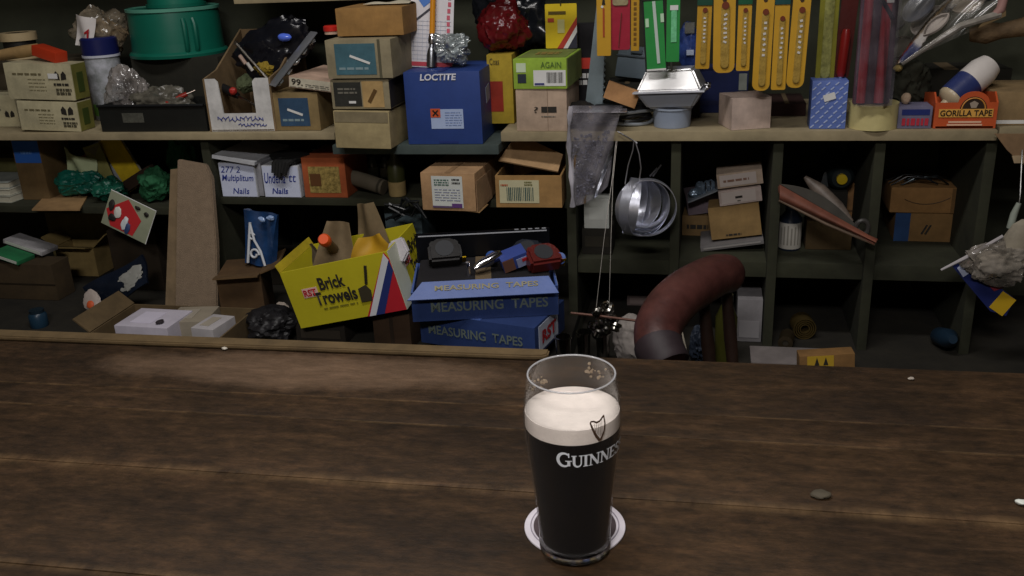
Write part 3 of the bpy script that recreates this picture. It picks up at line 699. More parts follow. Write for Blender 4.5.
# ---- boxes with teal labels, pale box, the dusty stack
teal_lab = mat('teal faded label', '#3f6470', .6, vary=.25, scale=20); navy_lab = mat('slate blue label', '#2f4a66', .6, vary=.25, scale=20)
def labelled(lab, px0, px1, top, Y, z0, D, m, lm, yaw=0, uv=(.2, .8, .12, .86), name='hardware_box'):
    c = carton(name, lab, 'box', px0, px1, top, Y, z0, D, m, yaw)
    c.patch('F', *uv, lm, name='label'); o = c.patch('F', .36, .68, .46, .52, wht, name='label_stroke', rot=R(20), off=.0012)
    c.lines('F', uv[0]+.05, uv[1]-.12, uv[2]+.1, uv[2]+.22, 1, ink('#7f949a'), seed=5)
    return c
sb_ = labelled('small brown box with a slate blue label, right of the white cut-out box', 270, 319, 93, 1.74, S, .12, card('#86724c'), navy_lab, 0)
pb_ = carton('screw_box', 'pale box with a white numbered end label, tilted on the small blue-labelled box', 'box', 288, 331, 80, 1.735, S+sb_.H+.003, .16, pinkish, -3)
pb_.patch('F', .02, .98, .08, .9, card('#c2bba6'), name='end_label'); pb_.text('F', '99.', .07, .34, .28, .82, dark_ink, thick=.02); pb_.lines('F', .4, .95, .2, .5, 2, grey_ink, seed=6); pb_.lines('F', .04, .96, .1, .16, 1, grey_ink, gap=.4, seed=7)
pb_.root.rotation_euler = (0, R(7), R(-3)); settle(pb_.root, S+sb_.H+.0005)
# teal grey plank the heavy boxes stand on, overhanging the shelf
#.build('loose_plank', mat('blue grey plank', '#4a5654', .8, vary=.25, scale=9, bump=.3)); pl.location = (-.515, 1.735, S+.0085)

st1 = carton('tan_carton', 'plain stained tan carton at the bottom of the dusty stack', 'box', 334, 390, 112, 1.665, SP, .20, card('#9d8e68'), -2)
st1.patch('F', .02, .98, .70, .98, card('#7d7258'), name='dusty_band'); st1.root.rotation_euler = (0, R(1), R(-2)); settle(st1.root, SP)
z = SP+st1.H+.004
st2 = carton('hardware_box', 'dusty box with a black and a tan label, second from the bottom of the stack', 'box', 331, 390, 80, 1.67, z, .22, dusty, -2)
st2.patch('F', .05, .52, .1, .92, mat('black faded label', '#2a2a26', .6, vary=.3, scale=30), name='label'); st2.patch('F', .54, .90, .06, .95, card('#a98c5c'), name='tan_label'); st2.lines('F', .12, .45, .5, .75, 2, grey_ink, seed=2); st2.patch('F', .30, .42, .2, .28, wht, name='label_mark', off=.0013)
o = st2.patch('F', .68, .74, .2, .7, ink('#5c431f'), name='tool_print', rot=R(32), off=.0013); st2.patch('R', .0, .98, .05, .95, mat('dark side print', '#2b2620', .7), name='side_print')
settle(st2.root, z); z += st2.H+.003
st3 = labelled('dusty box with a faded teal label, second from the top of the stack', 326, 392, 40, 1.665, z, .24, dusty, teal_lab, -2, (.14, .76, .1, .9)); st3.patch('F', .80, .84, 0, 1, ink('#54503e'), name='edge_tape')
settle(st3.root, z); z += st3.H+.003
st4 = carton('flat_box', 'flat tan box lying on top of the dusty stack', 'box', 336, 403, 8, 1.70, z, .15, card('#96713f'), -1)
o = MB().sheet(lambda u, v: ((u-.5)*.09, (v-.5)*.05, .002+.003*math.sin(7*u)*math.sin(5*v)), 10, 6, .0008).build('crumpled_paper', mat('off white paper', '#c7bfa8', .8)); o.location = (st4.root.location.x+.02, 1.77, z+st4.H+.004); tag(o, 'scrap of white paper on the flat tan box', 'paper'); settle(o, z+st4.H)
settle(st4.root, z)
rc = thing('red_can', 'small red and white can lid beside the flat tan box', 'can', (x_at(332, 1.76, z), 1.76, z), (0, 0, 0))
MB().lathe([(0, 0), (.014, 0), (.014, .006), (0, .006)], 30).build('white_band', ink('#c9a892'), rc); MB().lathe([(0, .006), (.0155, .006), (.0155, .014), (.013, .016), (0, .016)], 30).build('lid', plastic('#c02a22'), rc)

# ---- navy blue box
nv = mat('navy box print', '#28407f', .5, vary=.15, scale=10, bump=.05)
lc = carton('navy_box', 'navy blue carton with white lettering and an orange hazard label', 'box', 406, 481, 72, 1.705, SP, .155, nv, 1, bev=.002)
lc.text('F', 'LOCTITE', .22, .70, .885, .975, ink('#d6d8e2'), thick=.03, shear=.15)
lc.patch('F', .33, .76, .22, .49, ink('#a3b4d6'), name='hazard_label'); lc.lines('F', .52, .74, .25, .46, 6, ink('#7488b4'), gap=.35, seed=2); lc.patch('F', .33, .46, .38, .50, ink('#c4532a'), name='hazard_square', off=.0012)
for a in (45, -45): lc.patch('F', .345, .445, .43, .45, ink('#1d1712'), name='hazard_cross', rot=R(a), off=.0019)
lc.patch('F', .42, .68, .02, .05, ink('#1c2f70'), name='seam_mark')
lc.patch('R', .3, .52, .52, .74, ink('#8a93a8'), name='side_sticker', rot=R(-8)); lc.patch('T', .46, .54, 0, 1, mat('navy seam', '#1c3070', .5), name='tape_strip')
settle(lc.root, SP); ZL_ = SP+lc.H
# white carded screwdriver leaning behind
cd = thing('carded_screwdriver', 'white blister card with a red stripe holding a yellow and chrome screwdriver', 'blister pack', (0, 0, 0))
a_ = at(428, 57, 1.77); a_.z = ZL_; a_.x += .004; tilt = X(a_, (R(-8), R(3.5), 0)); ww = mm(44, a_)
o = MB().prism([(-ww/2, 0), (ww/2, 0), (ww/2, .17), (-ww/2, .17)], .0015).build('card', mat('white gloss card', '#d5d3d8', .35, vary=.05), cd); o.matrix_world = tilt
def onc(name, x0, x1, z0, z1, m, rt=0):
    o = MB().box((0, 0, 0), (x1-x0, .0006, z1-z0)).build(name, m, cd); o.matrix_world = tilt @ X(((x0+x1)/2, -.0006, (z0+z1)/2), (0, rt, 0)); return o
onc('red_stripe', -ww/2, ww/2, .002, .010, ink('#b8404e')); onc('blue_corner', -.03, .006, .118, .15, ink('#4a78c0'), R(-38)); onc('grey_rule', -.04, .012, .098, .102, ink('#3a3a44'), R(-38))
b = MB()
for i in range(9): b.box(((-.5+.11*i+.06)*ww*.95, 0, .05), (.0005, .0003, .075))
for i in range(10): b.box((0, 0, .015+i*.0078), (ww*.9, .0003, .0005))
o = b.build('grid_print', ink('#aab2c4'), cd); o.matrix_world = tilt @ X((0, -.0006, 0))
b = MB(); q = random.Random(4)
for i in range(9): b.box((.033+q.uniform(-.001, .001), 0, .045+i*.012), (.006, .0004, .008))
o = b.build('red_lettering', ink('#c05a6c'), cd); o.matrix_world = tilt @ X((0, -.0008, 0))
def oncm(name, mb, m): o = mb.build(name, m, cd); o.matrix_world = tilt @ X((.004, -.010, 0)); return o
oncm('handle', MB().lathe([(0, .062), (.0055, .062), (.0052, .17), (0, .17)], 16), plastic('#d08a1e'))
oncm('ferrule', MB().lathe([(0, .044), (.007, .044), (.008, .05), (.0062, .062), (.004, .064), (0, .064)], 20), steel('#c9c9d0', .2))
oncm('bit_body', MB().lathe([(0, .001), (.0095, .001), (.0095, .024), (.0075, .034), (.005, .038), (.005, .045), (0, .045)], 20), steel('#8f9298', .3))
cp = lump('crumpled_bag', 'crumpled clear plastic scrap on top of the navy blue box', 'bag', at(453, 60, 1.755), (.030, .022, .024), film('clear scrap', '#aeb9bc', .5, .5), 21, .5, 2.6); settle(cp, ZL_)

# ---- dark corner right of the navy box
def foilpack(lab, P, d, m, seed, name='foil_packet'): 
    return lump(name, lab, 'packet', P, d, m, seed, .35, 1.9)
yb = carton('yellow_carton', 'yellow and red carton standing in shadow behind the navy box', 'box', 488, 513, 55, 1.80, S, .08, card('#a8902c'), 0)
yb.patch('F', .08, .6, .18, .62, mat('red carton print', '#8c2a1c', .5, vary=.3), name='red_print'); yb.text('F', 'Coas', .12, .5, .86, .95, dark_ink)
bg = thing('dark_packet', 'glossy dark red packet sitting on the yellow carton', 'packet', (yb.root.location.x+.004, 1.84, S+yb.H))
MB().blob((0, 0, .045), (.045, .035, .045), .3, 2, 41, 5).build('packet', plastic('#5a1518', .15), bg); settle(bg, S+yb.H)
dk = foilpack('black crinkled packet leaning at the back above the yellow carton', at(515, 15, 1.95), (.075, .04, .07), plastic('#16181c', .2), 42); settle(dk, S+yb.H*.95)
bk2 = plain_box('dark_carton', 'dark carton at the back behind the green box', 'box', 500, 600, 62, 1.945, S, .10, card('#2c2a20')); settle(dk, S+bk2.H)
# pink-beige carton and green box
pk = carton('beige_carton', 'pinkish beige carton with a black stamp, under the green box', 'box', 516, 567, 89, 1.725, S, .14, card('#b09a86'), -2)
pk.text('F', '?', .36, .44, .44, .58, dark_ink); pk.patch('F', .50, .80, .44, .58, dark_ink, name='stamp'); pk.patch('F', .62, .63, 0, 1, ink('#8a7460'), name='seam'); pk.lines('F', .5, .78, .32, .38, 1, grey_ink, gap=.4)
settle(pk.root, S)
gn = carton('green_box', 'lime green box with a white barcode label, on the beige carton', 'box', 513, 567, 59, 1.722, S+pk.H, .15, card('#8fae3c'), -3)
gn.patch('F', .38, .98, .10, .62, wht, name='barcode_label'); gn.patch('F', .40, .58, .14, .2, ink('#3b3f78'), name='label_rule', off=.0013); gn.bars('F', .62, .94, .2, .55, 14, dark_ink); gn.text('F', 'AGAIN', .52, .90, .70, .90, ink('#4d6a30')); gn.patch('F', .06, .24, .56, .86, ink('#c6d6b8'), name='pictogram'); gn.patch('F', .08, .24, .2, .5, ink('#27303a'), name='dark_pictogram')
gn.patch('T', .05, .95, .1, .9, card('#6f7d3c'), name='top_print'); gn.lines('T', .3, .75, .3, .6, 2, ink('#a08a4a'), off=.002); gn.patch('R', .02, .98, .03, .97, card('#7c8a4c'), name='side_print')
settle(gn.root, S+pk.H)
ZG = S+pk.H+gn.H
# ---- carded packs hanging from the rail
yel = mat('yellow pack card', '#c2952a', .4, vary=.1, scale=12, bump=.03); yel2 = mat('yellow dull pack card', '#b58a22', .45, vary=.12, scale=12, bump=.03); grn = mat('green pack card', '#2b8c42', .4, vary=.12, scale=14, bump=.03)
def rr_poly(w, h, r, n=5):
    p = []
    for cx_, cz_, a in ((w/2-r, r, -90), (w/2-r, h-r, 0), (-w/2+r, h-r, 90), (-w/2+r, r, 180)):
        p += [(cx_+r*math.cos(R(a+90*i/n)), cz_+r*math.sin(R(a+90*i/n))) for i in range(n+1)]
    return p
def pack(name, lab, px0, px1, bot, Y, top, m, group=None, tilt=0, cat='blister pack', rad=.006):
    pc_ = at((px0+px1)/2, bot, Y); w_ = mm(px1-px0, pc_); h_ = top-pc_.z
    t = thing(name, lab, cat, pc_, (0, R(tilt), 0), group)
    MB().prism(rr_poly(w_, h_, min(rad, w_*.45)), .0018, bev=.0004).build('card', m, t)
    h0 = Matrix.Rotation(R(tilt), 4, 'Y') @ Vector((0, 0, h_-.004))
    t['_w'] = w_; t['_h'] = h_
    tp = pc_+h0
    o = MB().tube([tp+Vector((0, .004, -.004)), tp+Vector((0, -.003, .004)), Vector((tp.x, Y-.001, RAILZ-.02)), Vector((tp.x, 1.70-.014, RAILZ)), Vector((tp.x, 1.70, RAILZ+.014)), Vector((tp.x, 1.714, RAILZ))], .0012, 6).build('hook_wire', steel('#8a8a88', .4), t)
    o.matrix_parent_inverse = Matrix.Identity(4); o.matrix_world = Matrix.Identity(4)
    bpy.context.view_layer.update(); o.matrix_local = X(pc_, (0, R(tilt), 0)).inverted()
    del t['_w']; del t['_h']
    return t, w_, h_
ordn = ['first', 'second', 'third', 'fourth', 'fifth', 'sixth']
for i, (a, c, bot, cap) in enumerate(((695, 709, 69, '#1d4a38'), (713, 734, 73, None), (736, 749, 71, '#1d5a3c'), (752, 769, 91, None), (771, 785, 90, '#1c4a4a'), (786, 803, 88, None))):
    lab = f'yellow saw blade pack, {ordn[i]} from the left of the six hanging in a row'
    t, w_, h_ = pack('blade_pack', lab, a, c, bot, 1.70, 1.505, yel if i != 0 else yel2, 'yellow blade packs hanging over the shelf', rad=.012 if cap is None else .003, tilt=(1, -1, 0, .5, 0, 1.5)[i])
    bz = .008; bh = h_*.62 if cap is None else h_*.56
    o = MB().prism(rr_poly(w_*.40, bh, w_*.18), .0035, bev=.0012).build('blister', mat('blister over blade', '#a3863f', .18, vary=.35, scale=60, bump=.2), t); o.location = (w_*.04, -.0035, bz)
    b = MB(); q = random.Random(i)
    for k in range(7): b.box((w_*.04+q.uniform(-.0006, .0006), -.0042, bz+bh*(.42+.07*k)), (w_*.16, .0006, bh*.03), (0, R(q.uniform(-35, 35)), 0))
    b.build('white_print', ink('#cfcac2'), t)
    MB().cyl((w_*.04, -.0046, bz+bh*.98), (w_*.04, -.0018, bz+bh*.98), w_*.17, n=16).build('red_dot', ink('#6d2f14'), t)
    if cap:
        zc = z_at(5 if i else 6, t.location.x, 1.70)-t.location.z
        MB().box((0, 0, (zc+h_)/2+.001), (w_*1.04, .004, h_-zc), bev=.0006).build('header_cap', plastic(cap, .5), t)
    else: MB().cyl((0, -.0008, z_at(0, t.location.x, 1.70)-t.location.z), (0, .0022, z_at(0, t.location.x, 1.70)-t.location.z), .0035, n=14).build('hang_hole', ink('#3a2410'), t)
t, w_, h_ = pack('blade_pack', 'orange-yellow pack with a black top hanging beside the grey saw blade', 597, 611, 56, 1.70, 1.50, yel, rad=.002)
MB().box((0, -.0006, h_*.42), (w_*.14, .0006, h_*.36)).build('red_lettering', ink('#a0441c'), t); MB().cyl((-w_*.1, -.001, h_*.62), (-w_*.1, 0, h_*.62), .0022).build('white_dot', wht, t); MB().prism([(-.003, 0), (.003, 0), (.0015, .012), (-.0015, .012)], .003).build('black_slot', ink('#1a1408'), t, loc=(0, -.0008, z_at(5, t.location.x, 1.7)-t.location.z))
t, w_, h_ = pack('drill_bit_pack', 'dark red pack with a clear window hanging between two yellow packs', 611, 630, 50, 1.705, 1.50, mat('crimson pack', '#9c2338', .35, vary=.15), rad=.004)
MB().prism(rr_poly(w_*.8, .026, .004), .003, bev=.001).build('window', film('pack window', '#d8cfa0', .6), t, loc=(0, -.003, h_*.60)); MB().tube([(-.003, -.002, .006), (.002, -.003, h_*.5)], .0007, 6).build('drill_bit', steel('#d0b8a8', .3), t)
t, w_, h_ = pack('blade_pack', 'narrow mustard pack with dark lettering hanging left of the green packs', 631, 639, 51, 1.70, 1.50, yel2, rad=.001)
b = MB()
for k in range(9): b.box((0, -.0006, .012+k*.0085), (w_*.35, .0005, .005))
b.build('dark_lettering', ink('#6d4c12'), t)
def green_pack(lab, a, c, bot, tl, Y, black):
    t, w_, h_ = pack('file_pack', lab, a, c, bot, Y, 1.50, grn, 'green packs hanging over the shelf', tl, rad=.002)
    if black:
        MB().box((0, .001, h_*.5), (w_*1.16, .0014, h_+.006)).build('black_backing', ink('#101410'), t); MB().box((0, -.0008, h_*.84), (w_*1.12, .001, h_*.22)).build('black_header', ink('#12160f'), t)
        MB().box((w_*.08, -.001, h_*.39), (w_*.16, .0008, h_*.66), (0, R(-2), 0)).build('blade_window', ink('#b9c8c0'), t)
        for sx, zz in ((-.36, .50), (.42, .54)): MB().box((sx*w_, -.001, h_*zz), (w_*.17, .0007, h_*.09)).build('pale_mark', ink('#b8d8b8'), t)
        MB().box((0, -.001, -.001), (w_*1.0, .001, .003)).build('white_edge', wht, t)
    else:
        MB().box((w_*.06, -.001, h_*.43), (w_*.42, .0008, h_*.40)).build('blade_window', mat('pale blade window', '#6fbf8c', .3, vary=.4, scale=70), t); MB().box((w_*.06, -.0014, h_*.62), (w_*.6, .0008, .008)).build('white_mark', wht, t)
        MB().tube([(-.002, .001, 0), (-.002, .001, -.014)], .002, 8).build('file_tip', steel('#a8b0b0', .3), t)
green_pack('wider green pack on a black card, hanging tilted', 647, 666, 69, -3.5, 1.70, True)
green_pack('narrow bright green pack hanging right of the wider green one', 666, 679, 62, 0, 1.695, False)
t, w_, h_ = pack('file_pack', 'olive yellow pack hanging behind the blue patterned box', 815, 833, 84, 1.77, 1.50, mat('olive pack card', '#7d7a24', .4, vary=.15), rad=.003)
MB().prism(rr_poly(w_*.5, h_*.8, w_*.2), .004, bev=.001).build('blister', mat('blister olive', '#8a8a50', .15, vary=.5, scale=60), t, loc=(0, -.004, .01))
t, w_, h_ = pack('screwdriver_pack', 'dark red screwdriver with a bright tip hanging behind the blue patterned box', 832, 848, 78, 1.775, 1.50, mat('dark wine card', '#4a1512', .4), tilt=3)
MB().lathe([(0, .004), (.006, .004), (.0085, .012), (.0085, .075), (.006, .085), (0, .086)], 16).build('handle', plastic('#7a1a18', .3), t, loc=(-.001, -.010, 0)); MB().lathe([(0, -.004), (.003, -.003), (.004, .004), (0, .004)], 12).build('tip', steel('#e0e0e0', .2), t, loc=(-.001, -.010, 0))
# long red tool in a clear sleeve
t, w_, h_ = pack('sealant_pack', 'long clear sleeve with two dark red rods, standing over the cream tape roll', 853, 888, 104, 1.73, 1.50, mat('purple backing card', '#4a3440', .4), rad=.003)
for sx in (-.30, .18): MB().tube([(sx*w_, -.009, .004), (sx*w_, -.009, h_*.80)], .0085 if sx > 0 else .0075, 12).build('rod', mat('dark red rod', '#a8343c', .35, vary=.15), t)
MB().tube([(.04*w_+.012*math.cos(R(a))*1.1, -.016, h_*.84+.011*math.sin(R(a))) for a in range(-60, 250, 20)], .003, 8).build('loop', plastic('#22222c', .3), t)
MB().tube([(-.02*w_, -.017, h_*.78), (.35*w_, -.017, h_*.62)], .0035, 8).build('clip', plastic('#1c1c24', .3), t); MB().box((.22*w_, -.021, h_*.755), (.012, .002, .006), bev=.0008).build('white_tag', wht, t)
MB().sheet(lambda u, v: ((u-.5)*w_*1.04, -.020-.008*math.sin(math.pi*u)-.0015*math.sin(19*u+7*v), v*h_), 26, 30).build('sleeve', film('sleeve film', '#c9c4d8', .07, .3), t)
# yellow striped card pack and neighbours behind the green box
t, w_, h_ = pack('yellow_pack', 'yellow carton with a red, white and black diagonal stripe behind the green box', 549, 580, 46, 1.90, 1.445, mat('lemon pack card', '#d6bb1e', .45, vary=.08), rad=.002)
t.location.y = 1.86
MB().prism([(-w_*.14, 0), (w_*.06, 0), (w_*.5, h_*.52), (w_*.5, h_*.70)], .0007).build('red_stripe', ink('#b0382c'), t, loc=(0, -.0008, 0)); MB().prism([(w_*.06, 0), (w_*.2, 0), (w_*.5, h_*.36), (w_*.5, h_*.52)], .0007).build('white_stripe', wht, t, loc=(0, -.0008, 0)); MB().prism([(w_*.2, 0), (w_*.5, 0), (w_*.5, h_*.36)], .0007).build('dark_stripe', ink('#2a2a3a'), t, loc=(0, -.0008, 0))
MB().box((-w_*.12, -.0009, h_*.80), (w_*.55, .0007, h_*.07)).build('lettering_bar', ink('#5a4a10'), t); MB().box((0, -.0009, h_*.5), (w_*.22, .0007, h_*.3)).build('tool_print', ink('#c9c486'), t); MB().box((-w_*.32, -.0012, h_*.64), (w_*.2, .0007, h_*.09)).build('red_logo', ink('#b04428'), t)
rs = carton('red_black_box', 'black and red box with white marks just right of the green box', 'box', 575, 596, 25, 1.89, S, .05, card('#18161a'), 0)
rs.patch('F', .1, .98, .52, .64, ink('#c4382a'), name='red_band'); rs.lines('F', .15, .9, .33, .48, 2, wht, gap=.7, seed=5); settle(rs.root, S)
settle(t, S+bk2.H) if False else None
# grey saw blade standing on end
bw = at(590, 88, 1.79); sw = thing('saw_blade', 'pale grey saw blade standing on end left of the hanging packs', 'saw blade', (bw.x, 1.79, S+.0022), (0, R(3), 0))
hS = z_at(-4, bw.x, 1.79)-S
b = MB(); pts = [(-.014, 0), (.022, 0), (.020, hS), (.004, hS)]
b.prism(pts, .0016); b.build('blade', mat('dull grey blade', '#7f8d93', .45, metal=.4, vary=.15), sw)
b = MB(); 
for k in range(22): b.prism([(.0215-.002*k/22, hS*k/22), (.0255-.002*k/22, hS*(k+.5)/22), (.0215-.002*k/22, hS*(k+1)/22)], .0012)
b.build('teeth', steel('#6a767a', .4), sw)
# grey tool case, tan card and black coil
gc = thing('tool_case', 'slate grey plastic case tilted under the hanging packs', 'case', at(626, 79, 1.80), (R(-15), R(6), R(-8)))
MB().box((0, .02, .035), (.062, .03, .062), bev=.005).build('shell', plastic('#5c6a74', .5), gc); MB().box((0, .004, .045), (.064, .003, .003)).build('seam', plastic('#39434a', .5), gc); MB().box((.006, .003, .055), (.022, .005, .008), bev=.001).build('catch', plastic('#46525a', .5), gc)
tn = MB().box((0, 0, 0), (.062, .010, .033), (0, R(20), 0), bev=.002).build('tan_block', mat('tan cork', '#b08458', .85, vary=.15, scale=40)); tn.location = at(622, 83, 1.755); tag(tn, 'tan cork block tilted on the black cable coil', 'block')
ccl = thing('cable_coil', 'coil of black and grey cable on the shelf left of the foil tray', 'cable', (x_at(622, 1.80, S+.02), 1.80, S+.003))
for k in range(6):
    rr_ = .050-.003*(k % 3); MB().tube([(rr_*1.15*math.cos(R(a)), rr_*.75*math.sin(R(a)), .004+k*.006+.003*math.sin(R(a*2+k*60))) for a in range(0, 360, 12)], .0032, 8, closed=True).build('loop', plastic('#1e1f21' if k % 3 else '#8a9096', .35), ccl)
settle(ccl, S); settle(tn, S+.036); gc.location.z = S+.045; gc.location.y = 1.845
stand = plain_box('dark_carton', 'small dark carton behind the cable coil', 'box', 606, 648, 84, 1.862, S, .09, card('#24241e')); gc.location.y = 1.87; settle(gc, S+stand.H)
for k, (px, py, ln_, lab) in enumerate(((570, 90, .018, 'yellow tipped plug, upper of two beside the beige carton'), (588, 107, .016, 'yellow tipped plug, lower of two above the hanging bag'))):
    p = thing('wall_plug', lab, 'plug', at(px, py, 1.74), (0, R(35+k*20), R(10))); MB().lathe([(0, 0), (.006, 0), (.0065, .010), (0, .012)], 14).build('tip', plastic('#c9a51e'), p); MB().lathe([(0, -.026), (.008, -.026), (.0085, 0), (0, 0)], 14).build('body', plastic('#17140f', .4), p); settle(p, S+.0 if k else S)
kt = MB().prism([(0, 0), (.012, -.018), (.030, -.020), (.026, .006), (.004, .010)], .014, bev=.002).build('paper_scrap', card('#a08858')); kt.location = at(577, 84, 1.755); tag(kt, 'folded kraft scrap between the beige carton and the cable coil', 'paper'); settle(kt, S+.013)
kt2 = MB().blob((0, 0, 0), (.032, .03, .020), .35, 2, 77, 4).build('black_cloth', mat('black cloth', '#17130f', .9)); kt2.location = (at(580, 95, 1.77)); tag(kt2, 'crumpled black cloth beside the beige carton', 'cloth'); settle(kt2, S)

# ---- foil tray on a grey plastic cup
px_ = 672; Yc = 1.775; xc_ = x_at(px_, Yc, S); rr_ = mm(19, at(px_, 122, Yc))
cup = thing('grey_cup', 'blue-grey plastic cup under the foil tray', 'cup', (xc_, Yc, S+.0006))
hc = z_at(111, xc_, Yc-rr_)-S
MB().lathe([(0, .003), (0, 0), (rr_*.95, 0), (rr_, hc), (rr_-.002, hc), (rr_*.95-.002, .003)], 40).build('cup_wall', mat('blue grey plastic', '#8a95a8', .4, vary=.05), cup)
MB().lathe([(rr_-.001, hc-.001), (rr_+.002, hc-.001), (rr_+.002, hc+.002), (rr_-.001, hc+.002)], 40, closed=True).build('rim', plastic('#9aa5b6'), cup)
ft = thing('foil_tray', 'glare-white foil takeaway tray with a domed lid, on a grey cup', 'tray', (xc_, Yc, S+hc+.0025), (R(-2), R(-2), R(-6)))
wt_, wb_ = mm(35, at(672, 93, 1.74)), mm(22, at(672, 105, 1.76)); wl = mm(24, at(672, 78, 1.78))
h1 = .030; h2 = .040
def frust(mb, z0, w0, d0, z1, w1, d1):
    vs = [(sx*w0, sy*d0, z0) for sx, sy in ((-1, -1), (1, -1), (1, 1), (-1, 1))]+[(sx*w1, sy*d1, z1) for sx, sy in ((-1, -1), (1, -1), (1, 1), (-1, 1))]
    b = bmesh.new(); v = [b.verts.new(p) for p in vs]
    for f in ((3, 2, 1, 0), (4, 5, 6, 7), (0, 1, 5, 4), (1, 2, 6, 5), (2, 3, 7, 6), (3, 0, 4, 7)): b.faces.new([v[i] for i in f])
    bmesh.ops.bevel(b, geom=b.edges[:], offset=.004, segments=3, affect='EDGES'); mb._merge(b, Matrix.Identity(4)); return mb
frust(MB(), 0, wb_, wb_*.8, h1, wt_*.93, wt_*.75).build('tray', mat('foil grey', '#a3a9b6', .45, metal=.25, vary=.1, bump=.15), ft)
MB().box((0, 0, h1+.0015), (wt_*2.04, wt_*1.68, .003), bev=.0014).build('flange', mat('foil edge', '#c4c7d0', .4, metal=.3, vary=.1), ft)
frust(MB(), h1+.003, wt_*.93, wt_*.76, h1+h2, wl*.95, wt_*.76-.0145).build('lid', mat('glare-white foil', '#ffffff', .36, metal=.7, vary=.02, bump=.03), ft)  # lid foil whitened and its front slope set to catch lamp glare
b = MB()
for k in range(4): b.blob((wt_*1.0, -.012+k*.007, h1+.004+.003*(k % 2)), (.006, .005, .004), .4, 3, k, 3)
b.build('crimped_corner', steel('#d0d0d4', .25), ft)
# dark blue cartons behind
nb = carton('blue_carton', 'dark navy carton behind the foil tray and the beige cube', 'box', 695, 748, 72, 1.90, S, .12, card('#1a2450'), 0); nb.patch('F', .82, .97, .55, .95, card('#8a8f88'), name='corner_label'); nb.patch('F', .1, .5, .2, .3, ink('#141c42'), name='print')
nb2 = thing('blue_packet', 'blue and white packet hanging in shadow between the green and yellow packs', 'packet', at(689, 62, 1.86))
MB().blob((0, 0, .045), (.020, .012, .048), .2, 2, 15, 4).build('packet', mat('blue packet print', '#1d2c66', .35, vary=.5, scale=40, col2='#3c56a0'), nb2); MB().box((.002, -.013, .04), (.014, .003, .010), bev=.001).build('white_mark', ink('#a8b2c8'), nb2); MB().box((0, -.012, .085), (.018, .004, .020), bev=.001).build('grey_header', card('#6d6d68'), nb2)
cpk = plain_box('dark_carton', 'dark carton under the blue and white packet', 'box', 676, 700, 77, 1.85, S, .10, card('#201c18')); settle(nb2, S+cpk.H)
# ---- beige cube box (turned so that a corner faces the viewer)
cxx = x_at(745, 1.765, S); hh_ = z_at(98, cxx, 1.735)-S; ss = .072
cu_ = Carton('beige_cube_box', 'open beige cube shaped carton under the yellow packs', 'box', ss, ss, hh_, card('#bda99d'), (0, 0, S), (0, 0, 0), open_=True)
cu_.root.rotation_euler = (0, 0, R(18)); cu_.root.location = (cxx-.002+.011, 1.735, S+.0006)
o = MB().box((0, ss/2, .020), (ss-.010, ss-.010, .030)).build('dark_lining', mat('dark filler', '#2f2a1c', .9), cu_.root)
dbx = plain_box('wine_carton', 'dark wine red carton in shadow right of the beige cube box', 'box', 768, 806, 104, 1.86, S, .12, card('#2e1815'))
# ---- blue patterned box
bp_ = carton('blue_patterned_box', 'light blue box with a diagonal pattern and a white tag', 'box', 811, 847, 81, 1.735, S, .045, mat('blue print card', '#5d74b8', .5, vary=.12, scale=40), 0)
b = MB(); q = random.Random(2); Wb, Hb = bp_.W, bp_.H
for i in range(8):
    for j in range(10):
        x = -Wb/2+.004+i*(Wb-.008)/7; zz = .005+j*(Hb-.010)/9
        if (i+j) % 2 == 0: b.box((x, 0, zz), (.0075, .0004, .0022), (0, R(-40), 0))
b.build('pattern', ink('#aab8dc'), bp_.root, loc=(0, -.0006, 0)); bp_.patch('F', .33, .66, .60, .74, wht, name='white_tag', rot=R(-18), off=.0016); settle(bp_.root, S)
# ---- cream tape roll
Yt = 1.755; pr = mm(23.5, at(872, 118, Yt)); xt = x_at(872, Yt, S)
tr = tape_roll('wide cream parcel tape roll lying flat on the shelf edge', 872, 120, Yt, pr, .046, mat('cream tape', '#c7bb84', .4, vary=.08, scale=20), '#b3a06a', name='parcel_tape'); tr.location = (xt, Yt, S+.0003)
hT = z_at(106, xt, Yt-pr)-S
tr.scale = (1, 1, hT/.046)
# ---- small red and blue carton
rbx = carton('tack_box', 'small grey box with red lettering and a blue band, left of the orange tape box', 'box', 898, 932, 107, 1.735, S, .05, card('#6a6880'), 0)
rbx.patch('F', .1, .92, .62, .88, ink('#1c2a6a'), name='blue_band'); rbx.lines('F', .12, .9, .12, .5, 1, ink('#b02a3c'), name='red_lettering', gap=.85, seed=4); settle(rbx.root, S)
lump('rag_bundle', 'dark rag bundle behind the small red and blue box', 'cloth', at(899, 97, 1.86), (.042, .045, .048), mat('dark rag', '#2a2a20', .95), 9)
o = bpy.data.objects['rag_bundle']; settle(o, S)
for k, (px, py, c_, lab) in enumerate(((898, 88, '#a8935a', 'pale yellow stopper on the dark rags behind the small red and blue box'), (906, 100, '#a08a74', 'beige rubber foot standing on the small red and blue box'))):
    p = lump('rubber_stopper', lab, 'stopper', at(px, py, 1.80 if k == 0 else 1.76), (.008, .007, .006) if k == 0 else (.008, .007, .010), mat('stopper'+str(k), c_, .7), 5+k, .1)
    if k: settle(p, S+rbx.H)
    else: p.location.y = 1.82; settle(p, S+.086)
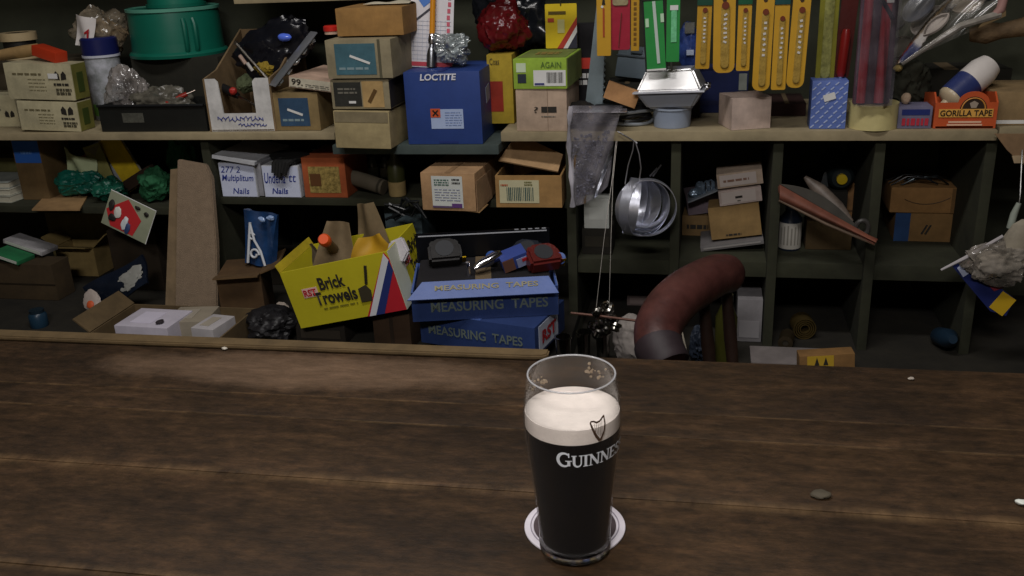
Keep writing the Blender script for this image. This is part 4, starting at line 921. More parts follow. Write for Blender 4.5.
# ---- orange tape display box
ob = thing('orange_tape_box', 'orange display box of tape with an arched front and black lettering', 'box', (0, 0, 0))
x_, W__, H_ = fit(936, 995, 103, 1.735, S); org = mat('orange display card', '#bd5228', .5, vary=.1)
ob.location = (x_, 1.735, S+.0006)
ac = [(W__*.5, 0), (W__*.5, H_)]+[(W__*.12+W__*.26*math.cos(R(a)), H_+W__*.20*math.sin(R(a))) for a in range(0, 181, 15)]+[(-W__*.5, H_), (-W__*.5, 0)]
MB().prism(ac, .003).build('front_panel', org, ob)
for sx in (-1, 1): MB().prism([(0, 0), (.09, 0), (.09, H_*1.1), (.02, H_*1.35), (0, H_)], .003, X((sx*W__/2+(.003 if sx > 0 else 0), 0, 0), (0, 0, R(90)))).build('side_panel', org, ob)
MB().box((0, .09, H_*.45), (W__, .003, H_*.9)).build('rear_panel', org, ob); MB().box((0, .045, .002), (W__-.002, .09, .003)).build('bottom', org, ob)
o = MB().prism([(W__*.12+W__*.23*math.cos(R(a)), H_*.72+W__*.24*math.sin(R(a))) for a in range(0, 181, 15)], .0006).build('arch_emblem', ink('#2c1c10'), ob, loc=(0, -.0008, 0))
b = MB(); 
for sgn in (0,): b.tube([(W__*.12+W__*.20*math.cos(R(a)), 0, H_*.74+W__*.205*math.sin(R(a))) for a in range(0, 181, 12)], .0012, 5)
b.build('arch_outline', ink('#c98a3c'), ob, loc=(0, -.0012, 0)); MB().prism([(-.004, 0), (.004, 0), (.007, .008), (0, .012), (-.007, .008)], .0005).build('pale_mark', ink('#a09080'), ob, loc=(W__*.12, -.0016, H_*.80))
MB().box((0, 0, H_*.60), (W__*.92, .0006, H_*.32)).build('name_panel', ink('#d8a24a'), ob, loc=(0, -.0012, 0))
lettering(ob, 'GORILLA TAPE', W__*.88, H_*.24, ink('#21150c'), (0, -.0017, H_*.60), thick=.025)
MB().box((0, 0, H_*.25), (W__*.56, .0006, H_*.07)).build('small_print', ink('#e0b79a'), ob, loc=(0, -.0008, 0)); MB().box((0, 0, H_*.14), (W__*.60, .0006, H_*.06)).build('small_print', ink('#e0b79a'), ob, loc=(0, -.0008, 0))
# sealant tube lying in the box
a_, b_ = at(946, 103, 1.785), at(984, 70, 1.815); d = b_-a_
sl = thing('sealant_tube', 'white squeezed tube with a navy blue label sticking out of the orange box', 'tube', a_)
sl.rotation_euler = d.to_track_quat('Z', 'Y').to_euler(); Ls = d.length
MB().lathe([(0, -.02), (.006, -.02), (.008, 0), (.020, .004), (.0245, .010), (.0245, Ls*.22), (0, Ls*.22)], 24).build('base_cap', plastic('#b9a98c'), sl)
MB().lathe([(0, Ls*.16), (.0255, Ls*.16), (.0265, Ls*.62), (0, Ls*.62)], 24).build('label', mat('navy tube label', '#2b3668', .4), sl)
MB().lathe([(0, Ls*.62), (.0263, Ls*.62), (.0265, Ls*.95), (.021, Ls*1.16), (.008, Ls*1.24), (0, Ls*1.24)], 24).build('tube', mat('white tube', '#cfc9c4', .4, vary=.06), sl)
# brown paper bag above, at the right edge
pbag = thing('brown_bag', 'twisted brown paper bag at the right picture edge above the white tube', 'bag', (0, 0, 0))
p0, p1, p2 = at(968, 46, 1.88), at(1000, 42, 1.87), at(1034, 36, 1.86)
MB().tube([p0, p0.lerp(p1, .5), p1, p1.lerp(p2, .5), p2], [.012, .02, .014, .016, .02], 14).build('bag', mat('brown paper bag', '#6f5a40', .8, vary=.3, scale=30, bump=.5), pbag)
# metal lids in a clear bag, hung from the rail
hb_ = thing('hanging_lid_bag', 'clear bag of round metal lids hanging at the upper right', 'bag', (0, 0, 0))
for k, (px, py, w_, h_, an, c_) in enumerate(((931, 23, 19, 10, -38, '#a39a92'), (920, 9, 17, 9, -48, '#565a66'), (969, 3, 17, 10, -30, '#b3a694'), (900, 49, 14, 11, -35, '#4a463e'), (893, 26, 12, 9, -20, '#2c2a2c'))):
    P = at(px, py, 1.84+.006*k); r_ = mm(w_, P)
    o = MB().lathe([(0, 0), (r_*.9, 0), (r_, .003), (r_, .007), (r_*.94, .007), (r_*.88, .003), (0, .003)], 36).build('round_lid', mat('lid '+c_, c_, .55, metal=.2, vary=.15), hb_); o.location = P; o.rotation_euler = Euler((R(90-22), R(0), 0)).to_matrix().to_4x4().to_euler()
    o.rotation_euler = (Matrix.Rotation(R(an), 4, 'Y') @ Matrix.Rotation(R(27), 4, 'X')).to_euler()
P0, P1, P2, P3 = at(902, 64, 1.80), at(935, 42, 1.79), at(960, 26, 1.79), at(1000, 14, 1.80)
b = MB(); b.tube([P0, P0.lerp(P1, .5), P1, P1.lerp(P2, .5), P2, P2.lerp(P3, .5), P3], [.003, .004, .005, .006, .006, .006, .007], 8); b.build('folded_edge', mat('bag fold', '#8d8880', .25, vary=.3, scale=50), hb_)
c0 = at(940, 25, 1.815)
MB().sheet(lambda u, v: at(888+u*118, -14+v*(82-u*52), 1.815+.012*math.sin(9*u+5*v)), 22, 18).build('bag_film', film('lid bag film', '#b0aca4', .14, .35), hb_)
MB().tube([at(945, -13, 1.815), Vector((at(945, -13, 1.815).x, 1.74, RAILZ-.03)), Vector((at(945, -13, 1.8).x, 1.69, RAILZ)), Vector((at(945, -13, 1.8).x, 1.70, RAILZ+.009))], .0015, 6).build('hook_wire', steel('#8a8a88', .4), hb_)
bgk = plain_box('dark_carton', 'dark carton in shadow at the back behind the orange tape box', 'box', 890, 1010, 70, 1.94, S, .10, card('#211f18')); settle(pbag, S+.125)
# pinkish loop of tape
pl_ = thing('pink_strap', 'curled pinkish strap hanging at the top right corner', 'strap', (0, 0, 0))
MB().tube([at(1000, -12, 1.80), at(1003, 0, 1.80), at(1001, 9, 1.80), at(994, 16, 1.80)], [.006, .008, .008, .006], 10).build('strap', mat('pink strap', '#a07a74', .6, vary=.2), pl_)
MB().tube([at(1000, -12, 1.80), Vector((at(1000, -12, 1.8).x, 1.74, RAILZ-.02)), Vector((at(1000, -12, 1.8).x, 1.70, RAILZ+.008))], .0015, 6).build('hook_wire', steel('#8a8a88', .4), pl_)
# neighbouring unit's shelf with brown carton at the right edge
ns = MB().box((.90, 1.90, S-.009), (.80, .32, .018), bev=.002).build('shelf_board', shelf_wood, unit)
rcx = carton('brown_carton', 'brown carton at the right picture edge on the shelf, with a white paper under it', 'box', 993, 1075, 90, 1.76, S+.004, .14, card('#8a7350'), 0)
rcx.flap('R', .05, 60, card('#8a7350')); rcx.patch('F', .0, .5, .05, .16, wht, name='white_edge'); settle(rcx.root, S)

# ================================================================== below the main shelf, left bay
def back_y(px, py, z): return on(px, py, z).y
def ncart(name, lab, cat, px0, px1, top, bot, z0, D, m, yaw=0, Y=None, **kw):
    """carton whose front bottom edge is seen at row bot, standing on z0"""
    Y = on((px0+px1)/2, bot, z0).y if Y is None else Y
    return carton(name, lab, cat, px0, px1, top, Y, z0, D, m, yaw, **kw)
dkraft = card('#6a5535'); shade_kraft = card('#54452c')
bb = ncart('brown_carton', 'brown carton with a bright blue sticker in the upper left pigeonhole', 'box', 17, 44, 140, 196, MA, .10, dkraft, Y=1.80)
bb.patch('F', .04, .98, .62, .98, ink('#2c62b8'), name='blue_sticker'); bb.lines('F', .3, .7, .74, .84, 1, ink('#5c88cc'), off=.0016)
zb = MA+.0006
for k, (c_, hgt, lab) in enumerate((('#a9aa9c', .016, 'off-white paperback at the bottom of the short pile at the left edge'), ('#c0beae', .014, 'cream paperback in the middle of the short pile at the left edge'), ('#8f948e', .015, 'grey paperback on top of the short pile at the left edge'))):
    b_ = thing('paperback_book', lab, 'book', (x_at(-7-k*2, 1.775, zb), 1.775, zb), (0, 0, R(-4+4*k)), 'paperbacks at the left edge')
    MB().box((0, .07, hgt/2), (.098, .136, hgt-.004)).build('pages', mat('paper pages', '#bab6a4', .9), b_)
    MB().box((0, .07, .001), (.10, .14, .002)).build('cover', card(c_), b_); MB().box((0, .07, hgt-.001), (.10, .14, .002)).build('cover', card(c_), b_); MB().box((-.05, .07, hgt/2), (.002, .14, hgt)).build('spine', card(c_), b_)
    zb += hgt+.0006
lb2 = ncart('olive_carton', 'flat olive carton on the short pile of paperbacks at the left edge', 'box', -30, 19, 158, 172, zb, .12, card('#57552f')); settle(lb2.root, zb)
fl = thing('cardboard_flap', 'tan cardboard sheet lying on the left shelf and poking over its edge', 'cardboard', (0, 0, MA+.0005))
P = [on(32, 211, MA), on(80, 211, MA), on(92, 190, MA), on(54, 188, MA)]
b = MB(); b.prism([(p.x, p.y) for p in P], .003, X((0, 0, .003), (R(-90), 0, 0)) ); o = b.build('sheet', card('#9a7a52'), fl)
o.data.transform(Matrix.Scale(1, 4)); 
bag1 = thing('green_bag', 'crumpled teal green bag with a pale top, upper left pigeonhole', 'bag', (x_at(73, 1.80, MA+.02), 1.80, MA))
MB().blob((0, .03, .026), (.046, .032, .025), .35, 2.2, 3, 5).build('bag', mat('teal bag', '#17685a', .4, vary=.3, scale=20), bag1)
MB().sheet(lambda u, v: ((u-.55)*.075, .045+.012*math.sin(6*u+2*v), .030+v*(.070-.03*u)), 12, 10, .0015).build('pale_top', mat('pale green paper', '#b4bf96', .7, vary=.1), bag1)
settle(bag1, MA+.004)
bag2 = thing('green_bag', 'darker green crumpled bag right of the pale topped one', 'bag', (x_at(104, 1.775, MA+.02), 1.772, MA)); MB().blob((0, .03, .022), (.030, .03, .022), .35, 2.2, 8, 5).build('bag', mat('dark green bag', '#175443', .4, vary=.3, scale=20), bag2); settle(bag2, MA+.0005)
yf = thing('yellow_folder', 'yellow card folder leaning in the upper left bay', 'folder', at(136, 190, 1.87), (R(-6), R(-30), 0)); MB().box((0, 0, .05), (.055, .003, .13)).build('cover', card('#c4a81c'), yf); MB().box((0, .006, .05), (.053, .006, .125)).build('sheets', mat('paper pages', '#bab6a4', .9), yf); settle(yf, MA)
for k, (c_, px, tl, lab) in enumerate((('#7d7a44', 104, -14, 'olive envelope leaning left of the yellow folder'), ('#8a8d92', 111, -22, 'grey magazine leaning between the envelope and yellow folder'), ('#a8563c', 100, -24, 'orange leaflet leaning at the front of the upper left bay papers'))):
    e_ = thing('leaning_envelope', lab, 'paper', at(px+6, 190, 1.86+.02*k), (R(-4), R(tl), R(14))); MB().box((0, 0, .05), (.040, .002, .11-.03*(k == 2)), bev=.0006).build('sheet', card(c_), e_); MB().prism([(-.018, .10-.03*(k == 2)), (.018, .10-.03*(k == 2)), (0, .08-.03*(k == 2))], .0006).build('fold', card('#6d6a50'), e_, loc=(0, -.0018, 0)); settle(e_, MA)
lump('green_cloth', 'dark green crumpled cloth behind the tall felt slab', 'cloth', at(158, 196, 1.80), (.034, .03, .035), mat('green cloth', '#1c5434', .8, vary=.3), 14, .3); settle(bpy.data.objects['green_cloth'], MA)
lump('green_rag', 'green rag high up behind the tall felt slab', 'cloth', at(182, 160, 1.93), (.03, .03, .05), mat('green rag', '#1c5f3a', .8, vary=.3), 19, .3); settle(bpy.data.objects['green_rag'], MA)
plk = thing('dark_plank', 'dark brown offcut slanting behind the coloured tool card', 'offcut', at(140, 192, 1.84), (0, R(-28), 0)); MB().box((0, 0, .012), (.11, .02, .024), bev=.002).build('plank', mat('dark offcut', '#2f2014', .8), plk); settle(plk, MA)
# deck cartons of the left bay
c38 = ncart('wooden_crate', 'dark brown crate at the left edge with white and green booklets on top', 'crate', -40, 55, 264, 299, DECK, .06, card('#3d301d')); c38.patch('F', .0, 1, .42, .46, ink('#21190e'), name='slat_gap')
zk = DECK+c38.H
for k, (c_, px0, px1, py, lab) in enumerate((('#1f6a40', 0, 33, 262, 'green and white booklet lying on the dark crate at the left edge'), ('#9a989a', 8, 54, 250, 'white booklet with grey print lying on the dark crate at the left edge'))):
    Pm = on((px0+px1)/2, py, zk); b_ = thing('booklet', lab, 'booklet', (x_at((px0+px1)/2, c38.root.location.y+.03+.035*k, zk), c38.root.location.y+.02+.05*k, zk), (0, R(14), R(-6)))
    L2 = mm(px1-px0, b_.location)
    MB().box((0, 0, .008), (L2, .05, .010), bev=.001).build('cover', card(c_), b_); MB().box((0, -.0255, .008), (L2*.9, .001, .006)).build('white_edge', ink('#b9bdb4'), b_); settle(b_, zk+.0005)
    if k: b_.location.z += .006
c39 = ncart('open_carton', 'small open kraft carton with raised flaps on the left lower deck', 'box', 58, 96, 248, 276, DECK, .065, card('#8f7a4c'), 0, open_=True)
c39.flap('F', .03, 15, card('#8a7648')); c39.flap('R', .05, 40, card('#8a7648')); c39.flap('L', .04, 35, card('#8a7648'))
c40 = ncart('olive_carton', 'dark olive carton behind the small open kraft carton', 'box', 50, 113, 213, 262, DECK, .06, card('#6a5f38'), Y=c39.root.location.y+.085); 
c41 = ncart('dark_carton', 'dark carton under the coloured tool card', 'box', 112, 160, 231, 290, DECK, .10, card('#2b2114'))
bo = thing('blue_jar', 'dark blue jar in shadow on the lower left deck', 'jar', on(40, 326, DECK)); MB().lathe([(0, 0), (.017, 0), (.018, .003), (.018, .026), (.014, .031), (0, .031)], 28).build('jar_body', plastic('#1c3446', .35), bo); MB().lathe([(0, .031), (.0145, .031), (.0145, .037), (0, .037)], 28).build('cap', plastic('#16242e', .4), bo)
# colourful tool card
tc_ = thing('tool_card', 'red, white and black printed tool card tilted at the front of the left bay', 'blister pack', at(124, 236, 1.715), (R(-12), R(23), R(-5)))
w_, h_ = mm(52, tc_.location), mm(36, tc_.location)
MB().box((0, 0, h_/2), (w_, .003, h_), bev=.0006).build('card', mat('grey green card', '#8d927c', .4, vary=.1), tc_)
MB().prism([(-w_*.48, h_*.45), (-w_*.1, h_*.96), (w_*.28, h_*.55), (w_*.2, h_*.05), (-w_*.3, h_*.05)], .0006).build('red_print', ink('#b3262a'), tc_, loc=(0, -.0022, 0))
for k, (xx_, zz_, ww_, hh2, c_) in enumerate(((-.22, .5, .16, .3, '#cfcfc8'), (-.02, .3, .12, .4, '#c9d2d6'), (.06, .2, .1, .3, '#2c3f6a'), (-.3, .3, .14, .2, '#201c1c'), (-.38, .62, .12, .3, '#2a2624'), (.34, .80, .10, .12, '#24201c'), (.14, .86, .12, .10, '#24201c'))):
    MB().blob((xx_*w_, -.004, zz_*h_), (ww_*w_*.5, .002, hh2*h_*.5), .25, 2, k, 3).build('print_patch', ink(c_), tc_)
MB().tube([(-w_/2, -.001, h_), (w_/2, -.001, h_), (w_/2, -.001, 0)], .001, 6).build('white_edge', wht, tc_)
settle(tc_, DECK+c41.H)
pw_ = lump('white_paper', 'scrap of white paper below the green cloth beside the felt slab', 'paper', at(163, 226, 1.74), (.013, .01, .012), mat('white scrap', '#bcc0c4', .8), 9, .4); settle(pw_, DECK+c41.H)
c44 = ncart('brown_carton', 'brown carton between the tool card and the tall felt slab', 'box', 140, 172, 234, 268, DECK, .08, dkraft); 
settle(pw_, DECK+c44.H); pw_.location.y = c44.root.location.y+.03
# tall felt slab leaning
fs = thing('felt_slab', 'tall grey-brown felt slab leaning upright against the left bay', 'board', (x_at(192, 1.66, .95), 1.645, DECK), (R(-11), R(2.5), R(-3)))
w_ = mm(47, at(195, 230, 1.70)); hh2 = .325
MB().prism([(-w_/2, 0), (w_*.30, 0), (w_*.52, .028), (w_*.5, hh2*.5), (w_*.40, hh2*.9), (w_*.26, hh2*.98), (-w_*.38, hh2)], .014, bev=.002).build('felt', mat('grey brown felt', '#85735f', 1, vary=.12, scale=60, bump=.5, fine=True), fs)
MB().prism([(-w_*.70, -.01), (w_*.2, -.01), (w_*.1, hh2*.93), (-w_*.5, hh2*.90)], .006).build('backing_sheet', card('#7d6a50'), fs, loc=(-.014, .015, .010)); settle(fs, DECK)
# glossy pack with an orange blob
gp = thing('glove_pack', 'dark glossy pack with a white and orange print lying on the lower left deck', 'packet', on(125, 318, DECK), (R(-35), R(-28), R(10)))
MB().sheet(lambda u, v: ((u-.5)*.15, .008*math.sin(5*u+4*v), v*.07), 16, 8, .006).build('packet', mat('navy film', '#141a26', .25, vary=.3), gp)
MB().blob((-.062, -.006, .030), (.020, .005, .026), .2, 2, 4, 4).build('white_print', ink('#a89c94'), gp); MB().blob((-.066, -.011, .022), (.009, .004, .009), .1, 2, 5, 3).build('orange_print', ink('#c4562c'), gp); MB().blob((.04, -.006, .03), (.030, .004, .020), .5, 2, 6, 4).build('grey_print', ink('#8a8a84'), gp); settle(gp, DECK)
# low open carton with papers at the counter edge
oc = ncart('open_carton', 'low open brown carton of papers on the lower deck behind the bar', 'box', 92, 222, 336, 352, DECK, .15, card('#5a4a31'), 0, Y=1.445, open_=True)
oc.flap('L', .04, 40, card('#5a4a31'))
zc = DECK+.004; Yf = oc.root.location.y
for k, (p0_, p1_, top_, dy, D_, c_, yaw, lab) in enumerate(((116, 170, 327, .02, .09, '#b9b4c0', -2, 'white paper packet in the low open carton, on the left'), (168, 206, 322, .06, .08, '#8d8474', 8, 'grey card packet in the low open carton, in the middle'), (192, 216, 329, .02, .07, '#aaa6a8', -8, 'small white packet in the low open carton, on the right'))):
    pk_ = carton('paper_packet', lab, 'packet', p0_, p1_, top_, Yf+dy, zc, D_, mat('packet '+c_, c_, .6, vary=.12, scale=16), yaw); pk_.patch('T', .2, .6, .2, .8, ink('#c9c4d4' if k == 0 else '#9a9284'), name='paper_label'); settle(pk_.root, zc)
    if k == 0: MB().blob((.03, .02, pk_.H+.004), (.006, .009, .003), .3, 2, 3, 3).build('dark_hole', ink('#2a2428'), pk_.root)
# brown carton and scroll bracket pack
c43 = ncart('brown_carton', 'dark brown carton with folded top left of the yellow trowel box', 'box', 222, 262, 276, 326, DECK, .11, card('#4f3a22'), 16); c43.flap('F', .03, 8, card('#5a4428')); c43.flap('R', .04, 20, card('#5a4428'))
sb2 = thing('bracket_pack', 'blue wrapped pack showing a white scroll bracket, on the dark brown carton', 'packet', at(258, 268, c43.root.location.y+.05), (R(-10), R(6), R(-8)))
MB().sheet(lambda u, v: ((u-.5)*(.060+.02*v), .004*math.sin(9*u+3*v), v*.11), 14, 14, .012).build('wrap', mat('blue film', '#1f3b63', .18, vary=.4, scale=24), sb2)
b = MB(); b.tube([(-.018, 0, .002), (-.018, 0, .085)], .0028, 8); b.tube([(-.018, 0, .082), (-.006, 0, .050), (.010, 0, .030), (.022, 0, .002)], .0026, 8); b.tube([(-.004+.011*math.cos(R(a))*(1-a/700), 0, .022+.011*math.sin(R(a))*(1-a/700)) for a in range(0, 400, 25)], .0024, 8); b.tube([(-.012+.006*math.cos(R(a)), 0, .058+.006*math.sin(R(a))) for a in range(20, 330, 25)], .002, 8)
b.build('scroll_bracket', plastic('#c9cdd2', .35), sb2, loc=(0, -.0075, .002))
for k in range(2): MB().blob((.01+.02*k, -.010, .098+.006*k), (.008, .004, .005), .3, 2, k, 3).build('fold_glint', plastic('#8fa8d0', .1), sb2)  # glints on the film's folds, put in as pale blobs
settle(sb2, DECK+c43.H)
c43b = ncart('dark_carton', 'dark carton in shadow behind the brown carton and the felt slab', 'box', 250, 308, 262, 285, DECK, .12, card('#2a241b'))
lump('dark_sack', 'dark crumpled sack on the deck between brown carton and trowel box', 'sack', on(275, 340, DECK), (.05, .05, .030), mat('dark sack', '#1b1a1c', .5), 23, .3); settle(bpy.data.objects['dark_sack'], DECK)
lump('white_rag', 'small pale rag between the brown carton and the trowel box', 'cloth', on(283, 318, DECK), (.014, .014, .016), mat('pale rag', '#a89c90', .9), 24, .3); settle(bpy.data.objects['white_rag'], DECK)

# ================================================================== centre bay, middle shelf
wbx = card('#b4b6bb')
def hand_box(lab, px0, px1, top, bot, l1, l2):
    c = ncart('nail_box', lab, 'box', px0, px1, top, bot, MID_B, .16, wbx, -1, Y=1.752, group='white handwritten nail boxes')
    c.patch('F', .02, .98, .02, .98, mat('white paper label', '#c9d0e6', .6, vary=.06), name='paper_label')
    return c
h1 = hand_box('white cardboard box with blue handwriting and a raised lid, left of the two', 214, 250, 163, 191, '', '')
h1.text('F', '277 2', .06, .6, .72, .9, blue_ink, shear=.2); h1.text('F', 'Multiplitum', .06, .94, .42, .66, blue_ink, shear=.25, thick=.01); h1.text('F', 'Nails', .32, .78, .10, .27, blue_ink, shear=.2, thick=.01)
o = MB().prism([(-h1.W*.56, 0), (h1.W*.6, 0), (h1.W*.6, .007), (-h1.W*.56, .007)], .165).build('lid', wbx, h1.root, loc=(0, -.012, h1.H+.005)); o.rotation_euler = (0, R(9), 0)
MB().box((h1.W/2+.006, .08, h1.H*.5), (.010, .15, h1.H*.96), bev=.001).build('side_sleeve', card('#8a8a90'), h1.root)
settle(h1.root, MID_B); h1.root.location.x += .014
h2 = hand_box('white cardboard box with blue handwriting and an open top, right of the two', 263, 300, 166, 196, '', '')
h2.text('F', 'Underla', .05, .62, .45, .78, blue_ink, shear=.2, thick=.01); h2.text('F', 'tt', .72, .92, .50, .72, blue_ink, shear=.2); h2.text('F', 'Nails', .22, .66, .12, .30, blue_ink, shear=.2, thick=.02)
settle(h2.root, MID_B)
gl = thing('black_glove', 'black work glove drooping over the open white handwritten box', 'glove', at(283, 166, h2.root.location.y-.006))
b = MB(); b.blob((0, .05, .006), (.045, .05, .012), .25, 2, 6, 4)
b.build('palm', mat('black glove', '#131313', .7), gl)
for k in range(5): MB().tube([(-.012+k*.008, .012, .008), (-.016+k*.007, -.006, .004), (-.018+k*.006, -.010, -.014-.004*(k % 3))], [.006, .0055, .0045], 8).build('finger', mat('black glove', '#131313', .7), gl)
settle(gl, MID_B+h2.H-.02)
og = ncart('orange_box', 'small orange-brown box with a gilded square label, right of the white boxes', 'box', 303, 346, 158, 193, MID_B, .13, card('#a2522c'), Y=1.755)
og.patch('F', .14, .86, .12, .78, mat('gilt label', '#8d7a3c', .5, vary=.6, scale=120, col2='#b39a58'), name='gilt_label'); og.patch('F', .17, .42, .3, .6, ink('#5c3a1c'), name='dark_print', off=.0013); settle(og.root, MID_B)
for k, (px, lab) in enumerate(((359, 'small glass jar, leftmost of three under the dusty stack'), (372, 'small glass jar, middle of three under the dusty stack'), (385, 'small glass jar with the palest label, rightmost of three'))):
    Yj = 1.90; zj = MID_B+.04
    j = thing('glass_jar', lab, 'jar', (x_at(px, Yj, zj), Yj, zj), group='small jars under the dusty stack'); MB().lathe([(0, 0), (.011, 0), (.012, .003), (.012, .038), (.008, .046), (0, .046)], 24).build('jar_body', plastic('#4a4c40', .2), j); MB().lathe([(0, .046), (.009, .046), (.009, .054), (0, .054)], 20).build('cap', plastic('#2c2c28'), j); MB().lathe([(.0122, .010), (.0124, .010), (.0124, .030), (.0122, .030)], 24, closed=True).build('jar_label', ink(('#7a7a6c', '#8a8a7c', '#a8a89a')[k]), j)
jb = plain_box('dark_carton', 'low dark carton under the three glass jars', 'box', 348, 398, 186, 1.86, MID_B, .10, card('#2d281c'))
for o in [o for o in bpy.data.objects if o.name.startswith('glass_jar')]: settle(o, MID_B+jb.H+.0014)
gr_ = thing('grey_roll', 'grey-brown rolled sheet lying between the orange box and the bottle', 'roll', (0, 0, 0)); a_, b_ = at(350, 194, 1.80), at(386, 206, 1.78); MB().tube([a_, b_], .016, 20).build('roll', mat('grey brown sheet', '#5c5446', .8), gr_); MB().tube([b_-(b_-a_)*.12, b_-(b_-a_)*.06], .0165, 20).build('band', card('#3c372c'), gr_); settle(gr_, MID_B)
bt = thing('brown_bottle', 'dark green bottle with a beige base left of the labelled kraft carton', 'bottle', (x_at(398, 1.78, MID_B), 1.78, MID_B+.0006)); MB().lathe([(0, 0), (.017, 0), (.018, .003), (.018, .030), (0, .030)], 24).build('base_label', card('#a08a5c'), bt); MB().lathe([(0, .03), (.0178, .03), (.0178, .064), (.008, .080), (.008, .094), (0, .094)], 24).build('bottle_body', plastic('#3a3c22', .3), bt)
# kraft cartons with shipping labels
kc = ncart('kraft_carton', 'kraft carton with a white shipping label, left of the two on the middle shelf', 'box', 421, 476, 175, 215, MID_B, .20, card('#a5835f'), -4, Y=1.66)
kc.patch('F', .20, .77, .08, .92, mat('shipping label', '#c4c8c4', .5, vary=.05), name='shipping_label'); kc.lines('F', .25, .52, .66, .85, 3, ink('#4d6a60'), seed=3, off=.0014); kc.lines('F', .58, .73, .7, .88, 2, ink('#3a3a3a'), seed=8, off=.0014); kc.lines('F', .25, .72, .25, .6, 5, ink('#8a8fa4'), gap=.3, seed=4, off=.0014); kc.patch('F', .20, .56, .08, .13, ink('#5a4a68'), name='label_rule', off=.0014); kc.patch('F', .56, .75, .09, .20, ink('#5c3a74'), name='purple_print', off=.0014)
kc.patch('T', .45, .55, 0, 1, card('#8a6c4c'), name='tape_strip'); kc.patch('R', .0, .5, .0, .8, card('#b08f6c'), name='side_flap', off=.002)
MB().prism([(-kc.W*.25, 0), (kc.W*.55, -.007), (kc.W*.48, -.004), (-kc.W*.3, .003)], .06).build('torn_bottom', card('#94754f'), kc.root, loc=(0, .002, .004)); settle(kc.root, MID_B)
ko = ncart('kraft_carton', 'open kraft carton with a barcode label and a lifted flap, right of the two', 'box', 501, 567, 176, 205, MID_B, .18, card('#9a7748'), 1, Y=1.70, open_=True)
ko.patch('F', .06, .66, .14, .86, mat('cream label', '#bdb896', .5, vary=.06), name='barcode_label'); ko.bars('F', .16, .58, .22, .64, 15, ink('#39524e'), off=.0016); ko.lines('F', .08, .2, .66, .76, 1, ink('#a85a3a'), off=.0016); ko.lines('F', .44, .56, .68, .84, 2, ink('#6d6a3c'), off=.0016)
o = MB().prism([(-ko.W/2, .0), (ko.W/2-.010, 0), (ko.W/2-.010, .05), (-ko.W*.36, .085)], .003).build('flap', card('#a88862'), ko.root, loc=(0, 0, 0)); o.matrix_local = X((.0, .035, ko.H+.010), (R(-62), R(11), 0))
lump('dark_bundle', 'dark blue bundle inside the open kraft carton', 'bundle', ko.root.location+Vector((-.008, .085, .030)), (.050, .05, .020), mat('dark blue cloth', '#141829', .6), 33, .25)
settle(ko.root, MID_B); ko.root.location.x -= .010; settle(bpy.data.objects['dark_bundle'], MID_B+.004)
ltp = plain_box('blue_grey_carton', 'flat blue-grey carton behind the trowel box below the kraft carton', 'box', 388, 424, 206, 1.80, DECK, .10, card('#56666c'))

# ================================================================== yellow trowel box
YL = mat('yellow box print', '#bdb224', .5, vary=.08, scale=10, bump=.05); YL2 = mat('yellow card inside', '#b8a424', .7)
Pm = at(353, 319, 1.52)
W_, H_, D_ = mm(119, Pm), mm(62, Pm), .15
tb = Carton('trowel_box', 'open yellow display carton of bricklaying trowels with a red, white and blue stripe', 'box', W_, D_, H_, YL, Pm, (R(3), R(-13), R(-2)), open_=True)
tb.poly('F', [(.64, 0), (1.0, 0), (1.0, .88), (.97, 1.0)], ink('#b3202c'), 'red_stripe'); tb.poly('F', [(.66, 0), (.72, 0), (.99, .86), (.965, .98)], ink('#d0d2d8'), 'white_stripe', .0016); tb.poly('F', [(.72, 0), (.80, 0), (1.0, .68), (.99, .86)], ink('#23306e'), 'blue_stripe', .0016)
tb.text('F', 'Brick', .31, .55, .58, .80, dark_ink, thick=.03); tb.text('F', 'Trowels', .23, .62, .33, .56, dark_ink, thick=.03); tb.patch('F', .14, .28, .50, .66, ink('#e0b8b0'), name='logo_panel'); tb.text('F', 'RST', .15, .27, .52, .64, red_ink, thick=.03, off=.0018); tb.lines('F', .28, .60, .24, .29, 1, ink('#7d7620'), gap=.5)
o = MB().prism([(-.014, 0), (.008, 0), (.012, .020), (.005, .032), (-.012, .027)], .0006).build('trowel_print', ink('#3c3626'), tb.root, loc=((.70-.5)*tb.W, -.0026, H_*.26)); MB().tube([(0, 0, 0), (.006, 0, .020), (.010, 0, .034)], .003, 6).build('handle_print', ink('#2c281c'), tb.root, loc=((.73-.5)*tb.W, -.001, H_*.55))
tb.patch('R', .0, .36, .0, 1, ink('#c9cdbc'), name='white_edge'); tb.text('R', 'Brick', .62, .98, .64, .86, dark_ink, thick=.03); tb.text('R', 'Trow', .52, .86, .34, .56, dark_ink, thick=.03); tb.patch('R', .36, .58, .54, .72, ink('#e0b8b0'), name='logo_panel'); tb.text('R', 'RST', .38, .56, .56, .70, red_ink, thick=.03, off=.0018)
tb.flap('L', .016, 75, YL2)
def inbox(fn): pass
bpy.context.view_layer.update()
TBM = tb.root.matrix_world.copy()
def tbp(u, v, w): return TBM @ Vector(((u-.5)*W_, v*D_, w*H_))
def wrap_paper(name, lab, P, w, h, m, rot, seed, cat='paper', poly=None):
    o = MB().sheet(lambda u, v: ((u-.5)*w*(1-.65*v), .010*math.sin(6*u+seed)*math.cos(4*v), v*h), 12, 12, .0015).build(name, m); o.location = P; o.rotation_euler = rot; return tag(o, lab, cat)
bp1 = card('#77664c')
wrap_paper('brown_paper', 'brown paper wrapper standing at the left in the yellow trowel box', tbp(.27, .30, .25), .115, .150, bp1, (R(-10), R(8), R(10)), 1)
